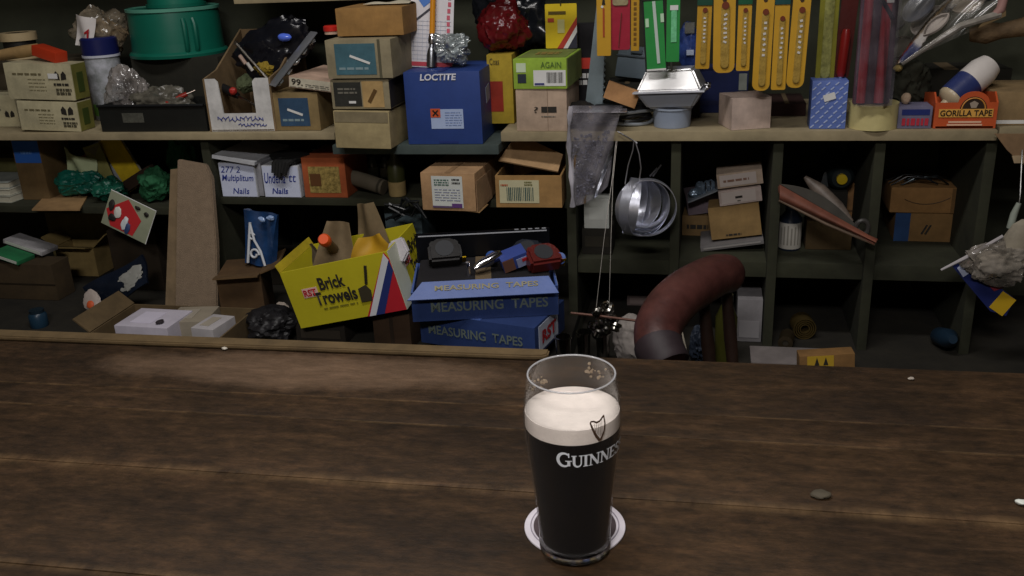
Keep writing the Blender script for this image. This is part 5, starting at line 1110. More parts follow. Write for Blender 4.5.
wrap_paper('brown_paper', 'brown paper wrapper rising tallest at the back of the trowel box', tbp(.58, .80, .1), .11, .165, card('#6a5a40'), (R(-5), R(-10), R(-10)), 4)
wrap_paper('brown_paper', 'dark brown paper hanging at the left back of the trowel box', tbp(.06, .75, .2), .07, .10, card('#4a3f30'), (R(-12), R(-20), R(15)), 6)
wrap_paper('yellow_envelope', 'crumpled mustard yellow envelope in the middle of the trowel box', tbp(.72, .36, .62), .13, .062, mat('mustard envelope', '#b38a1e', .6, vary=.15), (R(-25), R(-14), R(-5)), 2)
wt2 = thing('white_paper', 'white folded paper at the right end of the trowel box', 'paper', tbp(.95, .28, .72), (R(-8), R(12), R(-12))); MB().prism([(-.020, 0), (.018, 0), (.024, .022), (.004, .046), (-.018, .030)], .012, bev=.003).build('paper', mat('white folded', '#c3bfc4', .7, vary=.08), wt2)
oc_ = thing('capped_tool', 'tool with an orange plastic end cap standing in the yellow trowel box', 'tool', tbp(.44, .20, 1.28), (R(58), R(0), R(8))); MB().lathe([(0, -.12), (.009, -.12), (.0095, 0), (0, 0)], 20).build('handle', plastic('#6b5a3c', .5), oc_); MB().lathe([(0, 0), (.0105, 0), (.0115, .004), (.0115, .016), (.009, .020), (0, .020)], 24).build('cap', plastic('#e0561c', .4), oc_)
und = thing('dark_carton', 'dark brown carton under the raised end of the yellow trowel box', 'box', (0, 0, 0))
bpy.data.objects.remove(und)
cz = tbp(.82, .0, 0).z
u1 = Carton('brown_carton', 'dark brown carton under the raised right end of the trowel box', 'box', .075, .15, .075, card('#3e2c1c'), (tbp(.80, 0, 0).x, 1.545, DECK), (0, 0, R(-4))); u1.patch('F', .45, .55, 0, 1, card('#2c2014'), name='tape_strip')
tbz = min((TBM @ Vector((-W_/2, 0, 0))).z, (TBM @ Vector((-W_/2, D_, 0))).z)
ub_ = Carton('dark_tray', 'flat dark tray under the low left end of the trowel box', 'tray', .10, .15, max(.008, tbz-DECK-.001), card('#231d16'), (tbp(.12, 0, 0).x, 1.55, DECK)); ub_.patch('F', .1, .9, .3, .7, ink('#3a332a'), name='front_label')
wires = thing('black_wire', 'tangle of black wire above the yellow trowel box at its back', 'wire', (0, 0, 0)); q = random.Random(8)
MB().tube([at(398+12*math.sin(i*1.3)+i*1.6, 222+10*math.cos(i*1.7), 1.70+.01*math.sin(i)) for i in range(14)], .0025, 6).build('wire', plastic('#16181a', .3), wires); MB().tube([at(396+10*math.sin(i*1.9), 226+8*math.cos(i*1.1), 1.69) for i in range(10)], .003, 6).build('wire', plastic('#101214', .3), wires); settle(wires, DECK+ltp.H)

# ================================================================== blue measuring tape boxes
BLU = mat('blue tape box', '#4a62a0', .45, vary=.14, scale=14); gold = ink('#8f8866'); gold2 = ink('#626d68'); BLU2 = mat('deep blue tape box', '#2b3d6c', .45, vary=.14, scale=14)
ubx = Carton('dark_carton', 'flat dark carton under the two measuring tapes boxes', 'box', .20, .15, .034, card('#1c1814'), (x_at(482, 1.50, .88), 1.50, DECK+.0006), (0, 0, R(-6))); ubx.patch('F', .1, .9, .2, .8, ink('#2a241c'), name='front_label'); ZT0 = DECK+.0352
Pm = at(476, 346, 1.47); 
t1 = Carton('measuring_tape_box', 'blue measuring tapes carton, closed one underneath, turned to the right', 'box', mm(124, Pm)/math.cos(R(14)), .14, mm(33, Pm), BLU2, (x_at(477, 1.475, ZT0), 1.475, ZT0), (0, 0, R(-13)))
t1.text('F', 'MEASURING  TAPES', .08, .90, .36, .66, gold2, thick=.02); t1.patch('R', .12, .75, .1, .92, ink('#c3cadb'), name='end_panel'); t1.text('R', 'RST', .2, .66, .3, .72, red_ink, thick=.04, off=.0018); t1.patch('T', .46, .54, 0, 1, BLU, name='tape_strip'); settle(t1.root, ZT0)
zt1 = ZT0+t1.H+.0006
Pm2 = at(482, 326, 1.475)
t2_ = Carton('measuring_tape_box', 'blue measuring tapes display carton, open one on top, full of chrome tapes', 'box', mm(146, Pm2), .16, mm(31, Pm2), BLU, (x_at(486, 1.485, zt1), 1.485, zt1), (0, 0, R(13)), open_=True)
t2_.patch('F', .0, 1, .0, 1, BLU2, name='front_print'); t2_.text('F', 'MEASURING  TAPES', .13, .93, .3, .66, gold2, thick=.02); t2_.patch('R', .05, .75, .08, .96, ink('#c3cadb'), name='end_panel'); t2_.text('R', 'RST', .14, .62, .25, .78, red_ink, thick=.04, off=.0018)
fo = MB().prism([(-t2_.W*.52, 0), (t2_.W*.50, 0), (t2_.W*.44, .034), (-t2_.W*.42, .034)], .003).build('front_lip', BLU, t2_.root); fo.matrix_local = X((0, -.020, t2_.H-.006), (R(-48), 0, 0))
me = text_mesh('MEASURING  TAPES', t2_.W*.70, .010, thick=.02); me.materials.clear(); me.materials.append(gold); lo_ = bpy.data.objects.new('lettering', me); COL.objects.link(lo_); lo_.parent = t2_.root; lo_.matrix_local = X((0, -.020, t2_.H-.006), (R(-48), 0, 0)) @ X((.004, -.0008, .020))
hd = MB().box((0, 0, .030), (t2_.W*.98, .002, .060)).build('header_card', mat('black gloss card', '#0e0f13', .3), t2_.root); hd.matrix_local = X((0, t2_.D-.002, t2_.H), (R(6), 0, 0)); ln_ = MB().box((0, -.0016, .055), (t2_.W*.94, .0008, .002)).build('white_line', ink('#b9bcc4'), t2_.root); ln_.matrix_local = X((0, t2_.D-.002, t2_.H), (R(6), 0, 0))
b = MB()
for k in range(5): b.box((t2_.W*(.25+.05*k), -.0016, .0505), (t2_.W*.03, .0008, .002))
o = b.build('white_print', ink('#a4a7ae'), t2_.root); o.matrix_local = X((0, t2_.D-.002, t2_.H+.009), (R(6), 0, 0))
settle(t2_.root, zt1); zi = zt1+.0045
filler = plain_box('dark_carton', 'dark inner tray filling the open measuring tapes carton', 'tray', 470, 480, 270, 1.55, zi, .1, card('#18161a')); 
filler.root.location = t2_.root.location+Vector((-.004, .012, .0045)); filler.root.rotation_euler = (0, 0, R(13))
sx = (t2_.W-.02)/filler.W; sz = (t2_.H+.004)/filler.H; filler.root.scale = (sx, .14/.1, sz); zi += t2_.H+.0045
def tape(lab, px, py, Y, c_, rot, name='tape_measure'):
    t = thing(name, lab, 'tape measure', at(px, py, Y), rot, 'tape measures in the blue carton')
    MB().prism([(-.030, 0), (.030, 0), (.032, .010), (.030, .036), (.018, .048), (-.018, .048), (-.030, .036)], .030, bev=.005).build('case', c_, t); MB().cyl((0, -.001, .024), (0, .002, .024), .017, n=24).build('face_disc', ink('#2a2c30'), t); MB().box((.033, .015, .006), (.010, .016, .002)).build('blade_tip', steel('#c9a520', .3), t); return t
for k, (px, py, Y, c_, rot, lab) in enumerate(((446, 262, 1.555, plastic('#1c1a1a', .3), (R(-50), 0, R(20)), 'dark tape measure at the left of the blue display carton'), (520, 258, 1.565, plastic('#23262c', .3), (R(-60), 0, R(-20)), 'dark tape measure behind the small blue and red carton'), (548, 262, 1.545, plastic('#5a1f1c', .3), (R(-60), 0, R(30)), 'dark red tape measure at the right end of the display carton'))):
    settle(tape(lab, px, py, Y, c_, rot), zi)
ct = thing('chrome_tape', 'shiny chrome tube lying across the open blue display carton', 'tool', (0, 0, 0)); a_, b_ = at(474, 271, 1.525), at(501, 255, 1.56); MB().tube([a_, a_.lerp(b_, .2), a_.lerp(b_, .8), b_], [.006, .010, .010, .007], 18).build('tube', steel('#d8d8e0', .15), ct); MB().tube([a_+Vector((-.010, 0, -.012)), a_+Vector((-.010, -.002, .014))], .004, 10).build('end_clip', steel('#e0e0e8', .15), ct); settle(ct, zi)
sbx = thing('small_carton', 'small blue, white and red carton lying on the open display carton', 'box', at(518, 266, 1.55), (R(12), R(-16), R(25))); MB().box((0, .02, .013), (.048, .034, .026), bev=.001).build('body', ink('#33468c'), sbx); MB().box((-.013, .0022, .013), (.021, .001, .024)).build('brown_label', ink('#6d4a3c'), sbx); MB().box((.012, .0022, .010), (.020, .001, .018)).build('white_label', ink('#8a92b4'), sbx); MB().box((.017, .0012, .014), (.010, .001, .006)).build('red_print', red_ink, sbx); settle(sbx, zi)
for k, (px, py, lab) in enumerate(((492, 240, 'round blue cap left of centre behind the display carton header'), (560, 236, 'round blue cap at the right end of the display carton header'))):
    p = thing('blue_cap', lab, 'stopper', at(px, py, 1.585), (R(70), 0, 0)); MB().lathe([(0, 0), (.010, 0), (.011, .003), (.011, .012), (0, .013)], 24).build('cap', plastic('#24509c', .35), p); MB().lathe([(0, -.03), (.006, -.03), (.006, 0), (0, 0)], 16).build('stem', plastic('#15181e'), p); settle(p, zi)  # loose blue plastic caps on short stems

# ================================================================== things hung from the shelf front
hbag = thing('hanging_bead_bag', 'clear plastic bag of dark beads hanging over the shelf edge', 'bag', (0, 0, 0))
Yb = 1.705
def bagpt(u, v):
    px = 570+u*(53-17*v)-2*math.sin(5*v); py = 106+v*100*(1-.20*u*u)
    return at(px, py, Yb-.010*math.sin(math.pi*u)-.004*math.sin(11*u+9*v))
MB().sheet(bagpt, 22, 26).build('bag_film', film('bead bag film', '#b6b2bc', .16, .3), hbag)
MB().sheet(lambda u, v: bagpt(.02+.95*u, v)+Vector((0, .006, 0)), 12, 16).build('bag_back', film('bead bag film', '#b6b2bc', .34, .4), hbag)
MB().tube([bagpt(.02, v/10)+Vector((0, -.003, 0)) for v in range(11)], [.004+.002*math.sin(i*2) for i in range(11)], 8).build('folded_edge', film('bag edge film', '#c9c6d0', .6, .5), hbag)
q = random.Random(12); b = MB()
for k in range(240):
    u, v = q.uniform(.1, .85), q.uniform(.30, .92)
    if u > 1.05-v*.55: continue
    p = bagpt(u, v)+Vector((0, .003, 0)); b.box((p.x, p.y, p.z), (.005, .003, .004), (q.uniform(0, 3), q.uniform(0, 3), q.uniform(0, 3)))
tag(b.build('beads', mat('dark beads', '#34343f', .25, vary=.8, scale=90, col2='#6a6a7c'), hbag), kind='stuff')
MB().sheet(lambda u, v: at(571+u*56, 112-v*6, 1.70+.09*v), 8, 4, .001).build('top_fold', film('bag edge film', '#c9c6d0', .6, .5), hbag)
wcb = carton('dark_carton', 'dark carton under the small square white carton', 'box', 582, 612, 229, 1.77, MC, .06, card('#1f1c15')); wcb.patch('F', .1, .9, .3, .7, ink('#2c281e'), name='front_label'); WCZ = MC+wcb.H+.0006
wc = ncart('white_card_box', 'small square white carton seen behind the hanging wires', 'box', 584, 609, 199, 229, WCZ, .04, mat('white carton', '#c3c6c0', .7, vary=.06), Y=1.77); wc.patch('F', .2, .8, .3, .7, ink('#c9ccc6'), name='faint_label')
# flat steel rings on a wire
hk = at(634, 141, 1.715); rg = thing('ring_bunch', 'bunch of flat steel rings hanging on a wire from the main shelf', 'rings', (0, 0, 0))
top = at(636, 181, 1.70)
MB().tube([hk, at(633, 150, 1.712), at(628, 166, 1.705), at(625, 184, 1.70), at(630, 186, 1.695), at(639, 182, 1.695), at(641, 168, 1.70), at(639, 154, 1.708), hk+Vector((.002, 0, 0))], .0013, 6).build('wire_loop', steel('#c0c0c4', .3), rg)
MB().tube([hk+Vector((-.03, 0, .018)), hk+Vector((-.012, -.002, .008)), hk, hk+Vector((.006, -.002, -.004))], .0012, 6).build('wire_tie', steel('#c0c0c4', .3), rg)
ringm = mat('galvanised ring', '#d6d9e6', .34, metal=.85, vary=.15, bump=.08)
for i in range(10):
    t = i/9; r_ = .053-.004*(i % 3); yaw_ = 96-88*t; roll_ = 9-24*t
    o = MB().lathe([(r_-.0012, -.0095), (r_, -.0095), (r_, .0095), (r_-.0012, .0095)], 48, closed=True).build('ring', ringm, rg)
    o.matrix_world = Matrix.Translation(top+Vector((.001*i, -.001*i, 0))) @ Matrix.Rotation(R(roll_), 4, 'Y') @ Matrix.Translation((0, 0, -r_+.004)) @ Matrix.Rotation(R(yaw_), 4, 'Z') @ Matrix.Rotation(R(90), 4, 'X')
for a in (0, 1): MB().tube([at(650+a*3, 176, 1.70), at(657+a*4, 168-a*3, 1.695)], .0015, 6).build('loose_end', steel('#a0a0a4', .3), rg)
cl = MB().box((0, 0, 0), (.008, .004, .05), bev=.001).build('clamp_strip', steel('#b0b4bc', .25), rg); cl.location = at(621, 200, 1.69); cl.rotation_euler = (0, R(18), 0)
# two thin wires with a bunch of shiny fittings
fb = thing('fitting_bunch', 'bunch of shiny plumbing fittings hanging on two thin wires', 'fittings', (0, 0, 0))
hw = at(616, 141, 1.712)
MB().tube([hw, at(612, 180, 1.66), at(604, 240, 1.60), at(596, 310, 1.55)], .0006, 6).build('wire', steel('#8a8680', .5), fb)
MB().tube([hw+Vector((.002, 0, 0)), at(613, 180, 1.66), at(611, 240, 1.60), at(609, 312, 1.55)], .0006, 6).build('wire', steel('#8a8680', .5), fb)
q = random.Random(5); fm = steel('#8f8c86', .22)
for k, (px, py) in enumerate(((597, 312), (607, 308), (612, 318), (601, 322), (592, 326), (615, 327), (606, 330), (598, 333))):
    P = at(px, py, 1.55+.008*(k % 3)); rr_ = .008+.003*(k % 2)
    o = MB().lathe([(rr_*.5, -.008), (rr_, -.008), (rr_*1.15, -.003), (rr_*.8, .0), (rr_, .006), (rr_*.6, .008)], 20, closed=True).build('fitting', fm, fb); o.location = P; o.rotation_euler = (q.uniform(0, 3), q.uniform(0, 3), 0)
MB().tube([at(571, 313, 1.56), at(600, 316, 1.55), at(638, 321, 1.53)], .0025, 6).build('rod', mat('rusty rod', '#5e4238', .5, metal=.5), fb)
for k, (px, py, lab) in enumerate(((584, 345, 'shiny steel cup at the rear edge of the bar, left of two'), (603, 346, 'shiny steel cup at the rear edge of the bar, right of two'), (566, 350, 'dull steel lid at the rear edge of the bar beside the measuring tapes'))):
    Yc = 1.62; P = Vector((x_at(px, Yc, D2+.03)+0, Yc, D2+.0006)); rr_ = .0135
    if px < 570: Yc = 1.45; P = Vector((x_at(px, Yc, DECK+.03)-.004, Yc, DECK+.0006))
    c = thing('steel_cup', lab, 'cup', P, group='steel cups behind the bar'); hC = max(.012, z_at(py-13, P.x, Yc)-P.z)
    MB().lathe([(0, 0), (rr_*.8, 0), (rr_, hC), (rr_-.001, hC), (rr_*.8-.001, .002), (0, .002)], 28).build('cup_wall', steel('#a09c98', .18), c); MB().lathe([(rr_-.001, hC-.001), (rr_+.0015, hC-.001), (rr_+.0015, hC+.001), (rr_-.001, hC+.001)], 28, closed=True).build('rim', steel('#c0bcb8', .15), c)
pbx = ncart('pale_box', 'pale box end in the lower pigeonhole above the fittings', 'box', 627, 655, 296, 306, D2, .1, card('#6d5f5c')); pbx.patch('F', .1, .9, .2, .8, ink('#7d6e6a'), name='label')
rgx = lump('white_rag', 'crumpled white rag behind the bar beside the stool back', 'cloth', Vector((x_at(633, 1.62, .86), 1.63, .83)), (.036, .03, .046), mat('white rag cloth', '#8d8681', .9, vary=.1), 51, .18); settle(rgx, D2)

wcd = thing('white_card', 'upright white card seen under the left end of the stool back', 'card', Vector((x_at(684, 1.66, .85), 1.66, D2)), (R(-8), R(-14), 0)); MB().box((0, 0, .055), (.020, .003, .11), bev=.0006).build('card', mat('cream white card', '#b5ac9a', .8), wcd); MB().box((0, -.002, .09), (.014, .0006, .012)).build('print', grey_ink, wcd); settle(wcd, D2)

# ================================================================== stool behind the bar
ch_ = thing('bar_stool', 'wooden bar stool with a thick curved red-brown padded back rail behind the bar', 'stool', (.06, 1.36, 0))
loc0 = Vector((.06, 1.36, 0))
lea = mat('worn red leather', '#3f1d1a', .5, vary=.45, scale=16, bump=.25, col2='#54302b')
rp = [at(x, y, Y)-loc0 for x, y, Y in ((668, 366, 1.205), (658, 344, 1.23), (660, 323, 1.27), (676, 300, 1.325), (699, 284, 1.38), (717, 275, 1.43), (728, 274, 1.455))]
# smooth the path
def smooth(P, n=6):
    out = []
    for i in range(len(P)-1):
        p0, p1, p2, p3 = P[max(i-1, 0)], P[i], P[i+1], P[min(i+2, len(P)-1)]
        for k in range(n):
            t = k/n; out.append(.5*((2*p1)+(p2-p0)*t+(2*p0-5*p1+4*p2-p3)*t*t+(3*p1-p0-3*p2+p3)*t**3))
    return out+[P[-1]]
rs_ = smooth(rp); nR = len(rs_); d_ = (rs_[-1]-rs_[-2]).normalized()
rad = [.0305+.005*math.sin(math.pi*i/nR) for i in range(nR)]
rs_ += [rs_[-1]+d_*.010, rs_[-1]+d_*.018, rs_[-1]+d_*.022]; rad += [.026, .018, .004]
MB().tube(rs_, rad, 20).build('back_rail', lea, ch_)
wd = mat('dark stool wood', '#2b1c15', .55, vary=.3, scale=20)
MB().tube([p for p in rs_[:7]], [.0325, .0340, .0338, .0344, .0348, .0352, .0345], 18).build('rail_band', mat('taped end', '#2a2024', .6, vary=.3), ch_)
ztop = .70
MB().lathe([(0, ztop-.035), (.16, ztop-.035), (.17, ztop-.025), (.17, ztop-.010), (.15, ztop), (0, ztop-.004)], 40).build('seat', wd, ch_)
for i, (k, fx) in enumerate(((8, 0), (17, 0), (25, 0), (34, 0))):
    p = rs_[k]; q_ = Vector((p.x+.04, p.y*.85+.02, ztop-.01)); 
    if q_.xy.length > .15: q_ = Vector((q_.x, q_.y, 0))*(.15/q_.xy.length)+Vector((0, 0, ztop-.01))
    MB().tube([p-Vector((0, 0, .01)), p.lerp(q_, .3), p.lerp(q_, .5), p.lerp(q_, .55), p.lerp(q_, .6), q_], [.008, .011, .009, .014, .009, .011], 12).build('spindle', wd, ch_)
for a in (45, 135, 225, 315):
    c, s_ = math.cos(R(a)), math.sin(R(a)); MB().tube([(.12*c, .12*s_, ztop-.03), (.15*c, .15*s_, .35), (.17*c, .17*s_, 0)], [.016, .019, .013], 12).build('leg', wd, ch_)
b = MB(); b.tube([(.148*math.cos(R(a)), .148*math.sin(R(a)), .30) for a in range(0, 360, 15)], .009, 8, closed=True); b.build('foot_ring', wd, ch_)
yb_ = thing('yellow_bottle', 'dull yellow-green bottle seen between the stool spindles', 'bottle', Vector((x_at(726, 1.66, .86), 1.66, D2+.0006))); MB().lathe([(0, 0), (.019, 0), (.020, .004), (.020, .09), (.010, .115), (.010, .12), (0, .12)], 28).build('bottle_body', plastic('#4a4a1c', .4), yb_); MB().lathe([(0, .12), (.011, .12), (.011, .135), (0, .135)], 20).build('cap', plastic('#2b2a1e'), yb_)
bc_ = lump('blue_lump', 'small blue-grey bundle seen under the stool back', 'bundle', Vector((x_at(700, 1.63, .83), 1.63, D2+.03)), (.018, .02, .036), mat('blue grey cloth', '#27303f', .6), 61, .3); settle(bc_, D2)

# ================================================================== right pigeonholes
# first: stack of slim boxes, plate with clamps
zs = MC
sl1 = thing('slate_sheet', 'grey slate sheet tilted under the slim boxes in the first right pigeonhole', 'sheet', (x_at(741, 1.80, zs), 1.80, zs), (0, R(-9), R(0))); MB().box((0, .06, .006), (mm(62, sl1.location), .12, .010), bev=.001).build('sheet', mat('grey sheet', '#6d6a6a', .6, vary=.2), sl1); MB().box((0, -.0006, .006), (mm(56, sl1.location), .001, .003)).build('pale_edge', ink('#8a8784'), sl1); settle(sl1, zs); sl1.location.x -= .017
zz = zs+.019
bxs = []
for k, (p0_, p1_, py0, py1, c_, yaw, lab) in enumerate(((714, 765, 209, 232, '#8a6f45', -4, 'kraft slim box at the bottom of the stack in the first right pigeonhole'), (722, 765, 192, 211, '#c3b2aa', 5, 'pale slim box with a small black mark, middle of the stack of three'), (720, 766, 175, 193, '#bca894', -2, 'pale slim box at the top of the stack of three in the first right pigeonhole'))):
    c = carton('slim_box', lab, 'box', p0_, p1_, py0, 1.815, zz, .065, card(c_), yaw, group='slim boxes stacked in the first right pigeonhole'); c.root.rotation_euler = (0, R(-8.5), R(yaw*.4))
    if k: c.patch('F', .06, .86, .12, .88, mat('end label pale', '#cbbfb8', .6, vary=.06), name='end_label')
    if k == 1: c.patch('F', .38, .55, .42, .56, dark_ink, name='black_mark', off=.0014); c.patch('F', .42, .5, .2, .28, grey_ink, name='small_mark', off=.0014)
    if k == 2: c.lines('F', .14, .7, .35, .6, 1, ink('#8a6a5a'), gap=.6, off=.0014)
    if k == 0: c.lines('F', .3, .6, .06, .16, 1, dark_ink)
    settle(c.root, zz); c.root.location.x -= .004; zz += c.H+.0045
kb = ncart('kraft_box', 'small kraft box left of the stack of slim boxes', 'box', 677, 710, 216, 236, MC, .10, card('#7d6440'), -3); kb.lines('F', .15, .8, .3, .6, 1, dark_ink, gap=.7); kb.patch('T', .1, .9, .1, .9, card('#6d5838'), name='top_flap'); kb.root.location.x += .010; zk2 = MC+kb.H+.0008
ll = ncart('lilac_box', 'mauve grey box lying on the small kraft box', 'box', 680, 716, 197, 214, zk2, .09, card('#71646c'), 10); ll.root.location.y = kb.root.location.y+.002; ll.root.rotation_euler = (0, R(-7), R(6)); ll.patch('T', .35, .65, .1, .8, ink('#a08a7c'), name='beige_label'); settle(ll.root, zk2); ll.root.location.x += .017
pl8 = thing('steel_plate', 'tilted steel plate with shiny clamps on the mauve box', 'plate', at(705, 186, kb.root.location.y-.01), (R(4), R(-24), 0)); MB().box((0, 0, 0), (.074, .06, .003), bev=.001).build('plate', mat('plate steel', '#8d949c', .4, metal=.4), pl8)
for k, (xx_, hh3) in enumerate(((-.020, .016), (-.004, .024), (.014, .020))): MB().blob((xx_, -.01, hh3*.5), (.011, .012, hh3*.6), .2, 2, k, 4).build('clamp', mat('blued steel', '#6d7c8c', .25, metal=.4, vary=.4, scale=60), pl8)
for k in range(3): MB().tube([(.004+.010*k, -.02, .004), (.010+.010*k, -.022, .022)], .0018, 8).build('bolt', steel('#c9ccd2', .15), pl8)
settle(pl8, zk2+ll.H)
# second: bottle with a label, sheath of tools, boxes
lbx = ncart('brown_carton', 'dark brown carton under the leather sheath in the second right pigeonhole', 'box', 806, 852, 222, 250, MC, .05, card('#4a3a20'))
bl2 = thing('labelled_bottle', 'dark blue bottle with a white printed label in the second right pigeonhole', 'bottle', on(789, 248, MC)); rr_ = mm(10.5, bl2.location); hB = mm(44, bl2.location)
MB().lathe([(0, 0), (rr_, 0), (rr_*1.02, .003), (rr_*1.02, hB*.72), (rr_*.5, hB*.88), (rr_*.5, hB*.92), (0, hB*.92)], 32).build('bottle_body', plastic('#1c2433', .3), bl2); MB().lathe([(0, hB*.92), (rr_*.55, hB*.92), (rr_*.55, hB*1.05), (0, hB*1.05)], 24).build('cap', plastic('#23303f', .4), bl2)
o = MB().sheet(lambda u, v: (rr_*1.05*math.sin(R(-75+150*u)), -rr_*1.05*math.cos(R(-75+150*u)), .004+v*hB*.60), 16, 2).build('paper_label', ink('#b9b5ac'), bl2)
b = MB()
for k in range(6): b.sheet(lambda u, v, k=k: (rr_*1.07*math.sin(R(-55+18*k+8*u)), -rr_*1.07*math.cos(R(-55+18*k+8*u)), .012+v*hB*(.40+.03*(k % 3))), 2, 2)
b.build('print', ink('#8d8980'), bl2)
lw_ = thing('leather_sheath', 'tilted pinkish leather sheath holding scissors in the second right pigeonhole', 'sheath', (0, 0, 0))
A, B = at(779, 201, 1.722), at(875, 243, 1.700); dd = B-A; up = Vector((0, .2, 1)).normalized()
MB().sheet(lambda u, v: A+dd*u+up*(v*(.030-.022*u))+Vector((0, -.010*math.sin(math.pi*v), 0)), 20, 8, .008).build('leather', mat('pinkish leather', '#7a4a3a', .6, vary=.3, scale=20), lw_)
MB().sheet(lambda u, v: A+dd*u*.95+up*((.030-.022*u)+v*(.022*math.sin(math.pi*min(1, u*1.1))))+Vector((0, .005, 0)), 20, 8, .003).build('back_flap', mat('grey canvas', '#3d3a34', .8, vary=.3), lw_)
MB().tube([A+up*.002, A+dd*.5-up*.004, B-up*.002], .003, 8).build('welt', mat('welt', '#6d5a4a', .6), lw_)
A2, B2 = at(805, 177, 1.775), at(852, 222, 1.725); MB().tube([A2, A2.lerp(B2, .3), A2.lerp(B2, .7), B2], [.004, .014, .013, .004], 12).build('tool_handle', mat('dark grip', '#5a5048', .5, vary=.4, scale=40), lw_)
c3 = at(862, 228, 1.712); MB().tube([c3+Vector((.011*math.cos(R(a)), 0, .014*math.sin(R(a)))) for a in range(0, 360, 24)], .0045, 8, closed=True).build('scissor_loop', plastic('#3c3a38', .3), lw_)
MB().cyl(at(815, 199, 1.745), at(815, 199, 1.745)+Vector((0, -.004, 0)), .0025, n=12).build('rivet', steel('#f0f0f0', .1), lw_)
tbx = ncart('tan_box', 'small tan box at the back of the second right pigeonhole', 'box', 845, 869, 184, 236, MC, .04, card('#8a6640')); tbx.root.location.x -= .012; tbx.patch('F', .0, 1, .46, .5, ink('#5c4228'), name='lid_line')
yc = thing('spray_can', 'dark can lying with its yellow cap towards the viewer, second right pigeonhole', 'can', at(843, 180, 1.86), (R(90), 0, 0)); MB().lathe([(0, -.16), (.024, -.16), (.025, -.156), (.025, -.01), (.018, -.002), (0, -.002)], 32).build('can_body', plastic('#1c2426', .4), yc); MB().lathe([(0, -.002), (.010, -.002), (.010, .006), (0, .007)], 24).build('cap', plastic('#c4a81c', .4), yc)
cnb = ncart('dark_carton', 'dark carton carrying the can in the second right pigeonhole', 'box', 812, 846, 192, 243, MC, .10, card('#1d1a14')); settle(yc, MC+cnb.H); yc.location.y = cnb.root.location.y+.004
pt_ = thing('putty_knife', 'grey pointed putty knife standing beside the yellow capped can', 'tool', (x_at(824, 1.90, MC+cnb.H), 1.90, MC+cnb.H)); MB().prism([(-.008, 0), (.008, 0), (.002, .03), (-.002, .03)], .003).build('blade', steel('#6d7276', .4), pt_); MB().box((0, .0015, -.0), (.010, .006, .006)).build('handle', black_pl, pt_); settle(pt_, MC+cnb.H)
# third: two kraft cartons
k1 = ncart('kraft_carton', 'kraft carton, lower of two in the third right pigeonhole', 'box', 900, 963, 213, 242, MC, .14, card('#7d5f38'), -2); k1.root.location.x -= .010; k1.patch('F', .0, .24, .0, .98, card('#23406a'), name='blue_print'); 
for k in range(2): k1.patch('F', .46+.06*k, .49+.06*k, .25, .6, dark_ink, name='ink_mark', rot=R(25), off=.0013)
settle(k1.root, MC)
k2 = carton('kraft_carton', 'kraft carton with a lid flap, upper of two in the third right pigeonhole', 'box', 897, 962, 188, k1.root.location.y-.004, MC+k1.H+.0005, .14, card('#8f6a3e'), -1); MB().tube([((u-.4)*k2.W*.7, -.001, k2.H*(.35+.9*(u-.45)**2)) for u in [i/12 for i in range(13)]], .0007, 5).build('pen_curve', ink('#3c2a18'), k2.root); k2.flap('F', .03, -60, card('#9a7446')) if False else None
k2.root.location.x -= .012; k2.patch('F', .94, .995, .0, .98, card('#6a4e2c'), name='bent_edge')
tw = thing('wire_tangle', 'tangle of thin dark wires on top of the kraft cartons', 'wire', (0, 0, 0)); q = random.Random(3); zq = MC+k1.H+k2.H+.0025
for k in range(7):
    x0 = k2.root.location.x+q.uniform(-.045, .010); y0 = k2.root.location.y+q.uniform(.01, .08)
    MB().tube([(x0-.03, y0, zq+.002), (x0, y0+.01, zq+.010+.008*q.random()), (x0+.03, y0-.01, zq+.014+.01*q.random()), (x0+.055, y0, zq+.004)], .0014, 5).build('wire', steel('#5a6266', .4) if k % 2 else plastic('#20242a', .4), tw)
settle(tw, MC+k1.H+k2.H+.001)
# lower row on the deck
gy = ncart('grey_box', 'pale grey box in the lower pigeonhole behind the stool', 'box', 737, 762, 300, 342, D2, .10, mat('grey box card', '#7d7a7c', .8)); gy.patch('F', .0, 1, .55, 1, ink('#55525a'), name='shaded_band') if False else gy.patch('F', .1, .9, .1, .5, ink('#8d8a8c'), name='label')
bd = MB().box((0, 0, 0), (mm(84, on(792, 355, D2)), .075, .012), bev=.002).build('white_board', mat('white offcut', '#716a68', .8)); Pb = on(792, 352, D2); bd.location = (Pb.x, 1.672, D2+.0065); tag(bd, 'flat off-white offcut board lying on the deck right of the stool', 'board')
rl = thing('brass_roll', 'roll of dull brass strip in the lower pigeonhole below the leather sheath', 'roll', on(802, 336, D2)+Vector((0, 0, .022)), (R(90), 0, R(8)))
for k in range(4): MB().lathe([(.020-.004*k, -.018), (.022-.004*k, -.018), (.022-.004*k, .018), (.020-.004*k, .018)], 32, closed=True).build('coil', mat('dull brass', '#7d6a40', .35, metal=.8, vary=.25), rl)
settle(rl, D2)
r3 = thing('brass_roll', 'smaller dark roll left of the brass strip roll', 'roll', on(786, 346, D2), (R(90), 0, R(-10))); MB().lathe([(.006, -.02), (.014, -.02), (.014, .02), (.006, .02)], 28, closed=True).build('coil', mat('dark brass', '#4a4030', .4, metal=.7), r3); MB().lathe([(.0, -.018), (.006, -.018), (.006, .018), (0, .018)], 20).build('core', card('#2c261c'), r3); settle(r3, D2)
kl = ncart('kraft_box', 'kraft box with a yellow warning label on the deck near the bar edge', 'box', 800, 856, 349, 372, D2, .03, card('#7d5c34'), 6); kl.root.location.y = max(kl.root.location.y, 1.585)
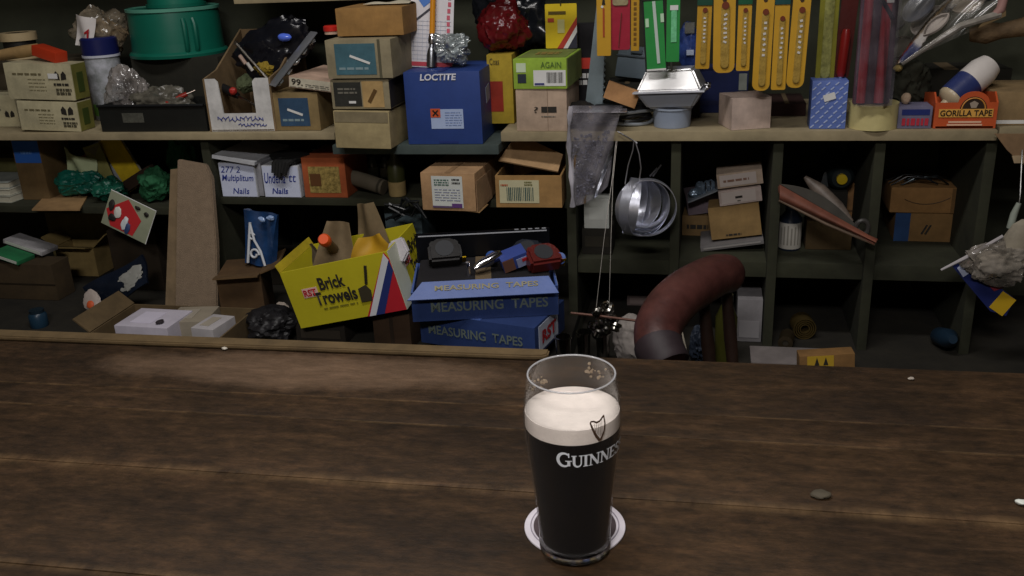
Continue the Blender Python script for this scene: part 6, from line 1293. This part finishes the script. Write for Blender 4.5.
kl2 = fit(800, 856, 357, 1.60, D2); kl.root.location = (kl2[0], 1.60, D2); kl.root.scale = (kl2[1]/kl.W, 1, kl2[2]/kl.H); kl.root.rotation_euler = (0, R(-4), R(5))
kl.patch('F', .14, .62, .45, .98, ink('#b8962c'), name='yellow_label')
for k in range(2): kl.poly('F', [(.27+.16*k, .58), (.36+.16*k, .58), (.315+.16*k, .92)], dark_ink, 'warning_triangle', .0016)
settle(kl.root, D2)
bw2 = thing('blue_flask', 'dark blue flask with a shiny base lying in the lower right pigeonhole', 'flask', on(938, 344, D2), (R(70), R(20), 0)); MB().lathe([(0, 0), (.016, 0), (.018, .004), (.018, .05), (.008, .07), (0, .07)], 28).build('flask_body', plastic('#1a2c3c', .4), bw2); MB().lathe([(0, -.008), (.008, -.008), (.010, 0), (0, 0)], 20).build('base', steel('#c9c4b8', .2), bw2); settle(bw2, D2)
# packet hanging at the right
hp_ = thing('hanging_packet', 'clear packet with a blue, red and yellow card hanging at the right edge', 'blister pack', (0, 0, 0)); Yp = 1.66
A, B, C_, D_ = at(955, 262, Yp), at(1003, 298, Yp), at(1013, 288, Yp), at(968, 252, Yp)
def quad(name, pts, m, y=0.0, th=.002):
    cy = sum(p[1] for p in pts)/len(pts)
    P = [at(x, yy, Yp) for x, yy in pts]; return MB().prism([(p.x, p.z) for p in P], th, X((0, Yp+y, 0))).build(name, m, hp_)
quad('card', [(952, 266), (990, 311), (1006, 316), (1015, 299), (985, 276), (962, 258)], mat('blue packet card', '#20295c', .4, vary=.15))
quad('yellow_corner', [(989, 307), (1002, 316), (1016, 300), (1003, 291)], ink('#c09c1c'), -.0012, .001); quad('red_print', [(979, 276), (994, 291), (1004, 287), (992, 271)], ink('#7a2432'), -.0012, .001); quad('white_logo', [(957, 268), (963, 277), (969, 273), (962, 264)], ink('#b0b8d0'), -.0012, .001); quad('red_corner', [(960, 261), (966, 268), (972, 262), (966, 256)], ink('#8a2430'), -.0014, .001)
MB().tube([at(941, 270, Yp-.012), at(965, 258, Yp-.014), at(1003, 236, Yp-.012)], [.002, .0035, .003], 8).build('white_rod', mat('white rod', '#a9a4a6', .5), hp_)
MB().blob(tuple(at(1000, 262, Yp-.012)), (.052, .014, .034), .35, 2.3, 71, 5).build('clear_bubble', film('packet film', '#b5aca0', .45, .45), hp_)
MB().blob(tuple(at(990, 262, Yp-.010)), (.024, .008, .020), .2, 2.0, 72, 4).build('white_contents', mat('white grips', '#b5aa98', .6, vary=.2), hp_)
MB().blob(tuple(at(1018, 250, Yp-.006)), (.030, .012, .05), .16, 1.8, 75, 4).build('contents', mat('grey white grips', '#8a8272', .7, vary=.3), hp_)
MB().tube([at(1010, 228, Yp), at(1014, 214, Yp), at(1019, 203, Yp)], [.006, .006, .004], 10).build('cap', mat('pale cap', '#8d948a', .3), hp_)
tp = at(1019, 204, Yp); MB().tube([tp, Vector((tp.x, Yp, S-.10)), Vector((tp.x+.005, 1.70, S-.03)), Vector((tp.x+.005, 1.735, S-.016))], .0012, 6).build('hook_wire', steel('#8a8a88', .4), hp_)
# hanging flap of the right hand carton
P = [at(x, y, 1.70) for x, y in ((995, 134), (1045, 134), (1045, 170), (1022, 164), (1007, 150))]
rf = MB().prism([(p.x, p.z) for p in P], .004, X((0, 1.70, 0))).build('loose_cardboard', card('#80664a')); tag(rf, 'torn cardboard piece hanging below the shelf at the right picture edge', 'cardboard')
P = [at(x, y, 1.697) for x, y in ((1012, 156), (1045, 155), (1045, 163), (1014, 163))]
MB().prism([(p.x, p.z) for p in P], .003, X((0, 1.696, 0))).build('pale_edge', card('#b09a7a'), rf)

# ================================================================== light
def lamp(name, lab, loc, sx, sy, power, col, rot=(0, 0, 0)):
    t = thing(name, lab, 'lamp', loc, rot)
    MB().box((0, 0, .03), (sx+.08, sy+.06, .05), bev=.006).build('housing', mat('lamp housing', '#b8b4a8', .5), t)
    MB().box((0, 0, .003), (sx+.04, sy+.02, .004)).build('reflector', mat('lamp reflector', '#d8d6d0', .4), t)
    l = bpy.data.lights.new('lamp_light', 'AREA'); l.shape = 'RECTANGLE'; l.size = sx; l.size_y = sy; l.energy = power; l.color = col
    o = bpy.data.objects.new('lamp_light', l); COL.objects.link(o); o.parent = t; o.location = (0, 0, -.004); return t
lamp('ceiling_light', 'long ceiling light over the bar, left of the pint', (-.35, .86, 2.62), 1.2, .16, 12, (1, .96, .93))
lamp('ceiling_light', 'smaller ceiling light over the drinkers\' side of the bar', (-.15, -.75, 2.62), .6, .3, 26, (1, .955, .93))
wd_ = bpy.data.worlds.new('world'); scn.world = wd_; wd_.use_nodes = True
wd_.node_tree.nodes['Background'].inputs['Color'].default_value = (.9, .85, .8, 1); wd_.node_tree.nodes['Background'].inputs['Strength'].default_value = .045
vs = scn.view_settings; vs.view_transform = 'Standard'; vs.look = 'None'; vs.gamma = 1; vs.use_curve_mapping = False; vs.exposure = 0.42
